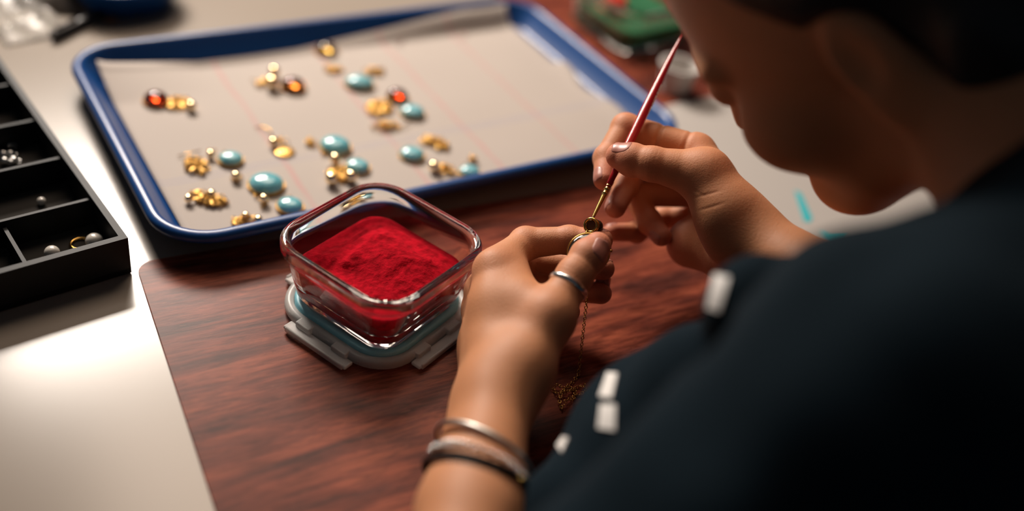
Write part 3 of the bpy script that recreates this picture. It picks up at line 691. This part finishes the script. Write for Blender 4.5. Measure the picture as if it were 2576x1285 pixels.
crR = [(R_THB[1]+axR*q, axR, .0005, .0007, .010, upR) for q in (-.004, -.0018, .0004, .0024)]
for px, py, dx, dy in ((1775, 490, .97, .25), (1790, 520, .95, .3), (1742, 470, .8, -.6)):
    crR.append((J(px, py, .618), CD(-dy, dx, 0), .0003, .0008, .009, None))
axP = nrm(R_IDX[1]-R_IDX[0])
crR += [(R_IDX[0]+axP*q, axP, .0012, .0018, .017, CD(0, .3, 1)) for q in (.0075, .027)]
fR = with_creases(fR, crR)
# ---- head, torso and upper arms
fwd = nrm(-.6025*_R - .38*_U + .702*_F); dwn = .716*_R - .646*_U + .265*_F; dwn = nrm(dwn - fwd*(dwn@fwd)); lft = np.cross(-dwn, fwd)
EAR = np.array(at(2108, 144, .469)); HC = EAR - lft*.073
HS = 0.99
def hp(f_, d_, l_): return (HC + HS*(fwd*f_ + dwn*d_ + lft*l_)).astype(np.float32)
HA = np.stack([fwd, dwn, lft])
NB = np.array(CAM + .285*_R - .02*_U + .43*_F, np.float32)           # base of the neck
SHL = J(2290, 1050, .375); SHR = (NB + (NB-SHL)*0.8).astype(np.float32)
PEL = (NB - np.array(E2)*0.20 - np.array([0, 0, .40])).astype(np.float32)
CH = (NB*0.72+PEL*0.28).astype(np.float32)
def f_head(P):
    d = ell(P, hp(-.012, -.035, 0), HA, (.096*HS, .088*HS, .076*HS))
    d = smin(d, ell(P, hp(.030, .035, 0), HA, (.060*HS, .080*HS, .062*HS)), .03)
    for s in (-1, 1):
        d = smin(d, cone(P, hp(-.010, .055, s*.052), hp(.066, .098, s*.012), .017, .018), .03)    # jaw
        d = smin(d, np.linalg.norm(P-hp(.060, .032, s*.040), axis=1)-.024, .025)                  # cheek
        d = smax(d, -(np.linalg.norm(P-hp(.094, -.004, s*.033), axis=1)-.017), .018)              # eye socket
        d = smin(d, np.linalg.norm(P-hp(.076, -.003, s*.031), axis=1)-.0125, .004)                # eyeball and lids
        d = smin(d, cone(P, hp(.082, -.022, s*.016), hp(.070, -.020, s*.048), .006, .006), .012)  # brow
        er = smin(ell(P, hp(-.012, .008, s*.077), HA, (.017*HS, .030*HS, .006*HS)), cone(P, hp(-.006, .034, s*.074), hp(-.004, .030, s*.073), .006, .007), .006)
        er = smax(er, -ell(P, hp(-.008, .004, s*.083), HA, (.009, .017, .0045)), .004)
        d = smin(d, er, .004)                                                                      # ear
    d = smin(d, cone(P, hp(.084, -.008, 0), hp(.100, .032, 0), .007, .0095), .012)                # nose
    for s in (-1, 1): d = smin(d, np.linalg.norm(P-hp(.090, .037, s*.011), axis=1)-.0075, .006)
    d = smin(d, cone(P, hp(.090, .060, -.017), hp(.090, .060, .017), .0055, .0055), .006)         # lips
    d = smin(d, cone(P, hp(.087, .071, -.013), hp(.087, .071, .013), .006, .006), .005)
    d = smin(d, np.linalg.norm(P-hp(.080, .100, 0), axis=1)-.018, .02)                            # chin
    return d
def f_body(P):
    d = f_head(P)
    d = smin(d, cone(P, hp(-.030, .045, 0), NB, .054, .060), .03)
    d = smin(d, cone(P, NB, SHL, .055, .048), .03); d = smin(d, cone(P, NB, SHR, .055, .048), .03)
    d = smin(d, cone(P, CH, PEL, .115, .125), .05); d = smin(d, cone(P, NB, CH, .07, .11), .06)
    d = smin(d, cone(P, SHL, L_EL, .044, .034), .02); d = smin(d, cone(P, SHR, R_EL, .044, .035), .02)
    d = smin(d, cone(P, L_EL, (L_FR+L_EL)/2, .034, .030), .01)
    d = smin(d, cone(P, R_EL, (R_FR+R_EL)/2, .034, .030), .01)
    return d
def box_of(pts, pad): a = np.min(pts, 0)-pad; b_ = np.max(pts, 0)+pad; return a, b_
import time; _t0 = time.time()
parts_ = []
lo, hi = box_of(np.array(L_IDX+L_MID+L_RNG+L_PNK+L_THB+[L_WR, L_WU, L_FR, L_FU, (L_FR*.5+L_EL*.5)]), .034); parts_.append(mesh_sdf(fL, lo, hi, .00085))
lo, hi = box_of(np.array(R_IDX+R_MID+R_RNG+R_PNK+R_THB+[R_WR, R_WU, R_FR, R_FU, R_FR*.6+R_EL*.4]), .034); parts_.append(mesh_sdf(fR, lo, hi, .00085))
lo, hi = box_of(np.array([HC, NB, SHL, SHR, PEL, L_EL, R_EL]), .14); parts_.append(mesh_sdf(f_body, lo, hi, .0036))
def relax(V, F, chains, n_it=70):                                  # evens out the palm and wrist, leaves the fingers as they are
    d = np.full(len(V), 1.0, np.float32)
    for pts, rs in chains:
        for i in range(len(pts)-1): d = np.minimum(d, cone(V, pts[i], pts[i+1], rs[i], rs[i+1]))
    w_ = np.clip((d-.0015)/.009, 0, 1)[:, None]
    E_ = np.unique(np.sort(np.concatenate([F[:, [0, 1]], F[:, [1, 2]], F[:, [2, 3]], F[:, [3, 0]]]), axis=1), axis=0)
    deg = np.bincount(E_.ravel(), minlength=len(V))[:, None].clip(1)
    for it in range(n_it):
        acc = np.stack([np.bincount(E_[:, 0], V[E_[:, 1], k], len(V)) + np.bincount(E_[:, 1], V[E_[:, 0], k], len(V)) for k in range(3)], 1)
        V = V + (acc/deg-V)*w_*(.6 if it % 2 == 0 else -.30)
    return V.astype(np.float32), F
parts_[0] = relax(*parts_[0], [(L_IDX, [.0122, .0103, .0087, .0076]), (L_MID, [.0108, .0096, .0084, .0074]), (L_RNG, [.0104, .009, .008, .0072]), (L_PNK, [.0095, .008, .007, .0062]), (L_THB, [.0136, .0108, .0106, .0086])], 160)
print('lowest hand points', parts_[0][0][:, 2].min(), parts_[1][0][:, 2].min())
vs = np.concatenate([p[0] for p in parts_]); o_ = 0; fs = []
for V, F in parts_: fs.append(F+o_); o_ += len(V)
fs = np.concatenate(fs)
pe_ = at(1640, 640, .64)
person = empty('person', (NB[0], NB[1], PEL[2]-.12), 'person in a navy shirt bent over the table, painting a pendant', 'person')
PO = Vector(person.location)
def world_mesh(name, V, F, m, parent):
    me = bpy.data.meshes.new(name); V = (np.asarray(V, np.float64)-np.array(PO)).astype(np.float32)
    me.vertices.add(len(V)); me.vertices.foreach_set('co', V.ravel())
    F = np.asarray(F, np.int32); me.loops.add(F.size); me.loops.foreach_set('vertex_index', F.ravel())
    me.polygons.add(len(F)); me.polygons.foreach_set('loop_start', np.arange(0, F.size, 4, dtype=np.int32)); me.polygons.foreach_set('loop_total', np.full(len(F), 4, np.int32))
    me.update(calc_edges=True); me.validate()
    return link(name, me, m, parent)
body = world_mesh('body', vs, fs, M_SKIN, person)
rosy = np.zeros(len(vs), np.float32)
for pts in (L_IDX, L_MID, L_RNG, L_PNK, L_THB, R_IDX, R_MID, R_RNG, R_PNK, R_THB):
    rosy = np.maximum(rosy, 0.85*np.exp(-(np.linalg.norm(vs-pts[-1], axis=1)/.016)**2))
    for q in pts[1:3]: rosy = np.maximum(rosy, 0.45*np.exp(-(np.linalg.norm(vs-q, axis=1)/.012)**2))
    rosy = np.maximum(rosy, 0.3*np.exp(-(np.linalg.norm(vs-pts[0], axis=1)/.016)**2))
at_ = body.data.attributes.new('rosy', 'FLOAT', 'POINT'); at_.data.foreach_set('value', rosy)
print('body', len(vs), round(time.time()-_t0, 1))
# fingernails: thin curved plates on the last phalanx
BVH_H = [BVHTree.FromPolygons([Vector(v) for v in q[0]], [tuple(int(k) for k in f) for f in q[1]]) for q in parts_[:2]]
def nail(pts, rs, dors, length, half, back=0.0, lift=0.00035):
    tree = BVH_H[0] if pts[0][0] in [q[0][0] for q in (L_IDX, L_MID, L_RNG, L_PNK, L_THB)] else BVH_H[1]
    tip = np.asarray(pts[-1], float); base = np.asarray(pts[-2], float); ax = nrm(tip-base).astype(float)
    dn = nrm(dors - ax*(dors@ax)).astype(float); sd = np.cross(ax, dn)
    r0, r1 = rs[-2], rs[-1]; L_ = np.linalg.norm(tip-base); nu, nv = 14, 14; fs = []
    t0 = L_ + r1*0.70 - length - back; wid = r1*1.02*math.sin(half); grid = []
    for j in range(nv+1):
        for i in range(nu+1):
            u, v = i/nu*2-1, j/nv*2-1
            wv = math.sqrt(max(0.03, 1-abs(v)**(4 if v < 0 else 6))); t = t0 + (v+1)/2*length
            o_ = base + ax*t + sd*u*wid*wv
            h_ = tree.ray_cast(Vector(o_+dn*0.016), Vector(-dn))
            z = 0.016-h_[3] if h_[0] is not None and h_[3] < 0.016 else None
            grid.append([o_, z, u, v])
    # fill the overhang past the fingertip and keep the plate's profile smooth
    arr = np.array([np.nan if q[1] is None else q[1] for q in grid]).reshape(nv+1, nu+1)
    for j in range(nv+1):
        for i in range(nu+1):
            if np.isnan(arr[j, i]) or (j > nv*0.7 and arr[j, i] < arr[j-1, i]-0.0005): arr[j, i] = (arr[j-1, i]-0.00035) if j else np.nanmean(arr)
    for _ in range(3):
        p_ = np.pad(arr, 1, mode='edge'); arr = (p_[:-2, 1:-1]+p_[2:, 1:-1]+p_[1:-1, :-2]+p_[1:-1, 2:]+arr*4)/8
    vs = []
    for k in (0, 1):
        for q, z in zip(grid, arr.ravel()):
            u, v = q[2], q[3]
            sink = 0.0005*max(abs(u)**6, (max(0, -v))**8)
            vs.append(tuple(q[0] + dn*(z + (lift-sink if k == 0 else -0.0007)) - np.array(PO)))
    m_ = (nu+1)*(nv+1)
    for j in range(nv):
        for i in range(nu):
            a = j*(nu+1)+i; fs.append((a, a+1, a+nu+2, a+nu+1)); fs.append((m_+a+nu+1, m_+a+nu+2, m_+a+1, m_+a))
    rim = [i for i in range(nu+1)] + [j*(nu+1)+nu for j in range(1, nv+1)] + [nv*(nu+1)+i for i in range(nu-1, -1, -1)] + [j*(nu+1) for j in range(nv-1, 0, -1)]
    for a, b_ in zip(rim, rim[1:]+rim[:1]): fs.append((m_+a, m_+b_, b_, a))
    return py_mesh('fingernail', vs, fs, M_NAIL, person)
nail(L_THB, [.0106, .0086], CD(.32, -.18, .93), .0135, 0.86, .0026)
nail(L_IDX, [.0086, .0076], CD(-.1, .95, -.3), .0115, 0.8)
nail(L_MID, [.0084, .0074], CD(-.1, .9, -.4), .011, 0.8)
nail(L_RNG, [.008, .0072], CD(-.1, .9, -.4), .0105, 0.8)
nail(R_THB, [.0102, .0086], CD(.02, .72, .69), .0128, 0.72, .001)
nail(R_IDX, [.0084, .0070], CD(-.8, .05, .55), .0115, 0.78)
nail(R_MID, [.0084, .0072], CD(-.75, -.35, .55), .011, 0.8)
nail(R_RNG, [.008, .007], CD(-.45, -.65, .6), .0105, 0.8)
nail(R_PNK, [.007, .0062], CD(-.1, .9, -.3), .0095, 0.8)
# ---- shirt
fold_c = [(J(1760, 850, .40), J(2150, 1010, .36), .013, .010), (J(1640, 880, .405), J(1600, 1010, .40), .007, .007)]
CHF = J(1897, 768, .46)
def f_shirt(P):
    d = cone(P, SHL, L_EL*0.75+SHL*0.25, .070, .046)
    d = smax(d, -((P-(L_EL*0.8+SHL*0.2)) @ -nrm(L_EL-SHL))*1.0 - 0.0, .01) if False else d
    d = smin(d, cone(P, J(1698, 1145, .52), J(1785, 1040, .50), .051, .046), .02)
    d = smin(d, cone(P, J(1698, 1145, .52), J(1548, 1338, .50), .051, .050), .02)
    d = smin(d, cone(P, NB, SHL, .072, .066), .03); d = smin(d, cone(P, NB, SHR, .072, .066), .03)
    d = smin(d, cone(P, SHR, R_EL*0.72+SHR*0.28, .066, .056), .02)
    d = smin(d, cone(P, CH, PEL, .128, .14), .05); d = smin(d, cone(P, NB, CH, .085, .122), .05)
    d = smin(d, cone(P, CHF, J(2520, 1010, .44), .0245, .073), .02)
    n_ = np.sin(P[:, 0]*90+P[:, 2]*60+1.3*np.sin(P[:, 1]*55))*.0012 + np.sin(P[:, 1]*130-P[:, 2]*85)*.0007
    for a, b_, dep, wd in fold_c:
        t = cone(P, a, b_, 0, 0); d = d + dep*np.exp(-(t/wd)**2)
    d = d + n_
    d = smax(d, .004-f_head(P), .004)
    return d
lo, hi = box_of(np.array([NB, SHL, SHR, PEL, L_EL, R_EL, CHF]), .17)
V, F = mesh_sdf(f_shirt, lo, hi, .0034)
shirt = world_mesh('shirt', V, F, M_CLOTH, person)
bv = BVHTree.FromPolygons([Vector(v) for v in V], [tuple(int(i) for i in f) for f in F])
def cloth_mark(quad, n=6):                                       # a printed patch that follows the cloth
    pts = []
    for j in range(n+1):
        for i in range(n+1):
            u, v = i/n, j/n; q = [(1-u)*(1-v), u*(1-v), u*v, (1-u)*v]
            pts.append((sum(c*p[0] for c, p in zip(q, quad)), sum(c*p[1] for c, p in zip(q, quad))))
    for dx in range(0, 120, 8):                                  # nudged on to the cloth where its outline falls short
        hs = [bv.ray_cast(Vector(CAM), Vector(ray(x+dx, y)).normalized()) for x, y in pts]
        if all(h_[0] is not None for h_ in hs) and max(h_[3] for h_ in hs)-min(h_[3] for h_ in hs) < .05: break
    else: return
    vs = [h_[0]+h_[1]*0.0008-PO for h_ in hs] + [h_[0]-h_[1]*0.0006-PO for h_ in hs]; m_ = (n+1)**2; fs = []
    for j in range(n):
        for i in range(n):
            a = j*(n+1)+i; fs += [(a, a+1, a+n+2, a+n+1), (m_+a+n+1, m_+a+n+2, m_+a+1, m_+a)]
    rim = [i for i in range(n+1)] + [j*(n+1)+n for j in range(1, n+1)] + [n*(n+1)+i for i in range(n-1, -1, -1)] + [j*(n+1) for j in range(n-1, 0, -1)]
    for a, b_ in zip(rim, rim[1:]+rim[:1]): fs.append((a, m_+a, m_+b_, b_))
    o = py_mesh('printed_mark', vs, fs, M_CLOTHPRINT, None, False); o.parent = shirt; return o
M_CLOTHPRINT = mat('white_cloth_print', (0.85, 0.83, 0.8), 0.6)
for poly in (((1800, 690), (1838, 698), (1812, 785), (1780, 775)), ((1528, 938), (1555, 940), (1540, 1002), (1508, 998)), ((1512, 1018), (1550, 1018), (1548, 1084), (1505, 1078)), ((1402, 1098), (1416, 1102), (1398, 1138), (1386, 1120))):
    cloth_mark(poly)
# ---- hair
def f_hair(P):
    d = ell(P, hp(-.020, -.046, 0), HA, (.104, .090, .084))
    d = smin(d, cone(P, hp(-.085, -.01, 0), hp(-.085, .055, 0), .050, .038), .03)
    d = smin(d, ell(P, hp(-.060, .010, 0), HA, (.055, .065, .078)), .02)
    d = smin(d, ell(P, hp(-.052, .062, 0), HA, (.058, .095, .088)), .02)                          # falls over the nape
    d = smin(d, np.linalg.norm(P-hp(-.125, -.03, 0), axis=1)-.038, .012)                         # bun
    lim = (P-hp(.036, -.080, 0)) @ nrm(fwd*0.9+dwn*0.5).astype(np.float32)                       # hairline
    d = smax(d, lim, .01)
    for s in (-1, 1): d = smax(d, -(ell(P, hp(-.004, .014, s*.080), HA, (.026, .036, .026))), .006)
    q = P-HC.astype(np.float32); u = q@dwn.astype(np.float32); v = q@lft.astype(np.float32)
    return d + .0012*np.sin(v*420+20*u)
V, F = mesh_sdf(f_hair, *box_of(np.array([HC]), .20), .0034)
hair = world_mesh('hair', V, F, M_HAIR, person)
for s in (-1, 1): pass
# ------------------------------------------------------------------ brush
bt, bb = at(1716, 86, .703), at(1489, 553, .637)
brush = empty('fine_brush', bt.lerp(bb, .5), 'fine brush with a tapered red handle and gold ferrule, held in the right hand', 'brush')
BO = Vector(brush.location)
def bpt(t): return bt.lerp(bb, t)-BO
MB().tube([bpt(t) for t in (0, .02, .06, .15, .3, .45, .6, .74, .84)], [.0002, .0006, .0012, .0021, .0029, .0033, .0030, .0024, .0018], 16).build('handle', M_HANDLE, brush)
MB().tube([bpt(t) for t in (.82, .83, .845, .85, .855, .865, .87, .875, .885, .96, .985)], [.0016, .0019, .0016, .0020, .0016, .0016, .0019, .0016, .0015, .00115, .0010], 14).build('ferrule', M_BRASS, brush, ang=35)
MB().tube([bpt(.98), bpt(.995), bpt(1.012)], [.0009, .0008, .0002], 8).build('bristles', M_BRISTLE, brush)
bd = (bb-bt).normalized(); sdv = Vector(camdir(.8, -.35, .55)); sdv = (sdv-bd*sdv.dot(bd)).normalized(); tv = bd.cross(sdv)
mb = MB()
for i, t in enumerate((.30, .318, .336, .36, .378, .395, .42, .437)):
    c = bpt(t)+sdv*.00312; w2 = .0011 if i % 3 else .0016
    vs_ = [c+bd*a*w2+tv*b_*.0006+sdv*z for z in (-.0003, .00012) for a, b_ in ((-1, -1), (1, -1), (1, 1), (-1, 1))]
    mb.add(vs_, [(3, 2, 1, 0), (4, 5, 6, 7), (0, 1, 5, 4), (1, 2, 6, 5), (2, 3, 7, 6), (3, 0, 4, 7)])
mb.build('lettering', M_LETTER, brush, False)
# ------------------------------------------------------------------ pendant in the left hand
pc = at(1488, 567, .634)
pend = empty('pendant_necklace', pc, 'gold pendant with dark stones pinched in the left hand, its chain hanging to the mat', 'necklace')
rel = lambda x, y, Z: at(x, y, Z)-pc
axs = camdir(-.45, .1, .88); sidev = camdir(.9, -.05, -.35)
mb = MB().torus(axs*.0012, axs, .0043, .0009, 28, 8); mb.torus(-axs*.0010, axs, .0043, .0008, 28, 8)
mb.tube([-axs*.0016, axs*.0002], [.0042, .0042], 24); mb.build('bezel', M_GOLD, pend)
MB().ball(-axs*.0030+sidev*.0022, .0043, 20, 12, (1, 1, 1)).build('small_stone', M_DARKSTONE, pend)
MB().ball(axs*.0003, .0036, 20, 10, (1, 1, .12), axs.to_track_quat('Z', 'Y').to_matrix()).build('amber_back', mat('brown_stone', (.09, .035, .008), .15), pend)
for c, ax, r in (((1480, 588), (.6, .3, .5), .0020), ((1473, 596), (-.5, .5, .6), .0022), ((1467, 605), (.8, .2, .4), .0024)):
    MB().torus(rel(*c, .632), camdir(*ax), r, .0006, 14, 6).build('link', M_GOLD, pend)
oc = rel(1480, 636, .6235); oax = camdir(-.1, .35, .93); om = oax.to_track_quat('Z', 'Y').to_matrix()
MB().ball(oc, .0130, 32, 12, (1, 1, .20), om).build('large_stone', M_DARKSTONE, pend)
MB().torus(oc, oax, .0132, .0006, 40, 6).build('rim', M_GOLD, pend)
MB().ball(rel(1537, 631, .6245), .0011, 10, 6).torus(rel(1531, 629, .6245), camdir(.2, .3, .9), .0012, .0004, 10, 5).build('clasp', M_GOLD, pend)
pts = [at(1486, 690, .640), at(1478, 738, .642), at(1471, 800, .650)]
ge = g(1455, 942, .0024)
for t in (.35, .7): pts.append(pts[2].lerp(ge, t))
pts.append(ge); rg = random.Random(5)
pile = [(1440, 962), (1420, 975), (1400, 968), (1388, 978), (1405, 992), (1428, 984), (1452, 974), (1470, 968), (1474, 985), (1455, 992), (1438, 1000), (1422, 1010), (1414, 1030), (1408, 1010), (1412, 985), (1430, 972), (1448, 985), (1442, 1005), (1434, 1022)]
for i, q in enumerate(pile): pts.append(g(*q, .0022+.0012*(i % 3)))
dense = []
for a, b_ in zip(pts, pts[1:]):
    k = max(1, int((b_-a).length/.0019))
    for i in range(k): dense.append(a.lerp(b_, i/k))
mb = MB()
for i in range(len(dense)-1):
    d_ = (dense[i+1]-dense[i]).normalized(); u_ = d_.orthogonal().normalized(); ax = Quaternion(d_, i*PI/2+.5) @ u_
    mb.torus(dense[i]-pc, ax, .00105, .00034, 8, 4, 1.0)
ch = mb.build('chain', M_GOLD2, pend); ch['kind'] = 'stuff'
# ------------------------------------------------------------------ ring and bracelets
def band(name, m, c, ax, ru, rv, w_, th, u, label, cat, n=48, parent=None):
    ax = Vector(ax).normalized(); u = Vector(u); u = (u-ax*u.dot(ax)).normalized(); v = ax.cross(u); loops = []
    for dr, dz in ((0, -1), (th*.6, -.8), (th, -.35), (th, .35), (th*.6, .8), (0, 1), (0, -1)):
        loops.append([u*math.cos(2*PI*i/n)*(ru+dr)+v*math.sin(2*PI*i/n)*(rv+dr)+ax*dz*w_/2 for i in range(n)])
    o = MB().loft(loops, False, False).build(name, m, None, ang=50); o.location = Vector(c); return tag(o, label, cat)
tc0 = Vector(L_THB[0]).lerp(Vector(L_THB[1]), .74); tax = Vector(L_THB[1])-Vector(L_THB[0])
band('silver_ring', M_SILVER, tc0, tax+Vector(camdir(.15, .2, .5))*.004, .0120, .0120, .0040, .0010, camdir(0, 0, 1), 'plain silver band ring on the left thumb', 'ring')
fax = (Vector(L_WR)+Vector(L_WU)-Vector(L_FR)-Vector(L_FU)).normalized(); fside = (Vector(L_WR)-Vector(L_WU)).normalized()
def arm_c(y): 
    t = (1290-y)/290.0; return (Vector(L_FR)+Vector(L_FU))/2*(1-t) + (Vector(L_WR)+Vector(L_WU))/2*t
def arm_r(y): t = (1290-y)/290.0; return .0255*(1-t)+.019*t
bvb = BVHTree.FromPolygons([Vector(v) for v in parts_[0][0]], [tuple(int(k) for k in f) for f in parts_[0][1]])
def wrist_loop(y, tilt, gap, n=72):                              # follows the wrist's own section, a little clear of the skin
    c = arm_c(y); ax = (fax+Vector(camdir(*tilt))*1.0).normalized(); u = (fside-ax*fside.dot(ax)).normalized(); v = ax.cross(u); rr = []
    for i in range(n):
        d = u*math.cos(2*PI*i/n)+v*math.sin(2*PI*i/n); h_ = bvb.ray_cast(c+d*.06, -d)
        rr.append((h_[0]-c).length if h_[0] is not None else .026)
    for _ in range(6): rr = [max(rr[i], (rr[i-1]+rr[(i+1) % n])/2) for i in range(n)]
    for _ in range(4): rr = [(rr[i-1]+rr[i]*2+rr[(i+1) % n])/4 for i in range(n)]
    return c, ax, [(u*math.cos(2*PI*i/n)+v*math.sin(2*PI*i/n))*(rr[i]+gap) for i in range(n)]
def loop_at(pts, t): n = len(pts); a = t*n; i = int(a) % n; return pts[i].lerp(pts[(i+1) % n], a-int(a))
c, ax, lp = wrist_loop(1152, (.055, .05, 0), .0030)
b1 = MB().tube(lp, .0018, 10, True, 0.8, up=ax).build('silver_bangle', M_DULLSILVER, None); b1.location = c
tag(b1, 'slim silver bangle nearest the left hand on the wrist', 'bracelet')
c, ax, lp = wrist_loop(1218, (.015, .03, 0), .0016)
b2 = empty('cord_bracelet', c, 'black cord bracelet with a bead strand and a tiny gold tip on the left wrist', 'bracelet')
MB().tube(lp, .0023, 10, True).build('cord', M_CORD, b2)
mb = MB()
for i in range(90):
    p_ = loop_at(lp, i/90); mb.ball(p_*1.01-ax*(.0022+.0016*math.sin(2*PI*i/90+1.0)), .0008, 7, 5)
mb.build('bead_strand', M_SILVER, b2)['kind'] = 'stuff'
hit = bvb.ray_cast(Vector(CAM), Vector(ray(1300, 1206)).normalized())
gp = (hit[0] if hit[0] is not None else at(1305, 1188, .52)) + Vector(camdir(.5, 0, .5))*.003
MB().ball(gp-c, .0012, 10, 6, (1, 1, 1.5)).build('gold_tip', M_GOLD, b2)
c, ax, lp = wrist_loop(1191, (.02, .03, 0), .0016); mb = MB(); n_ = 76
for i in range(n_):
    p_ = loop_at(lp, i/n_); t_ = (loop_at(lp, (i+.5)/n_)-loop_at(lp, (i-.5)/n_ % 1)).normalized()
    mb.torus(p_, (p_.normalized()+t_*.3) if i % 2 else (ax+t_*.3), .0017, .0007, 8, 5)
b3 = mb.build('silver_chain_bracelet', M_SILVER, None); b3.location = c
tag(b3, 'thick silver link bracelet between the bangle and the black cord', 'bracelet')
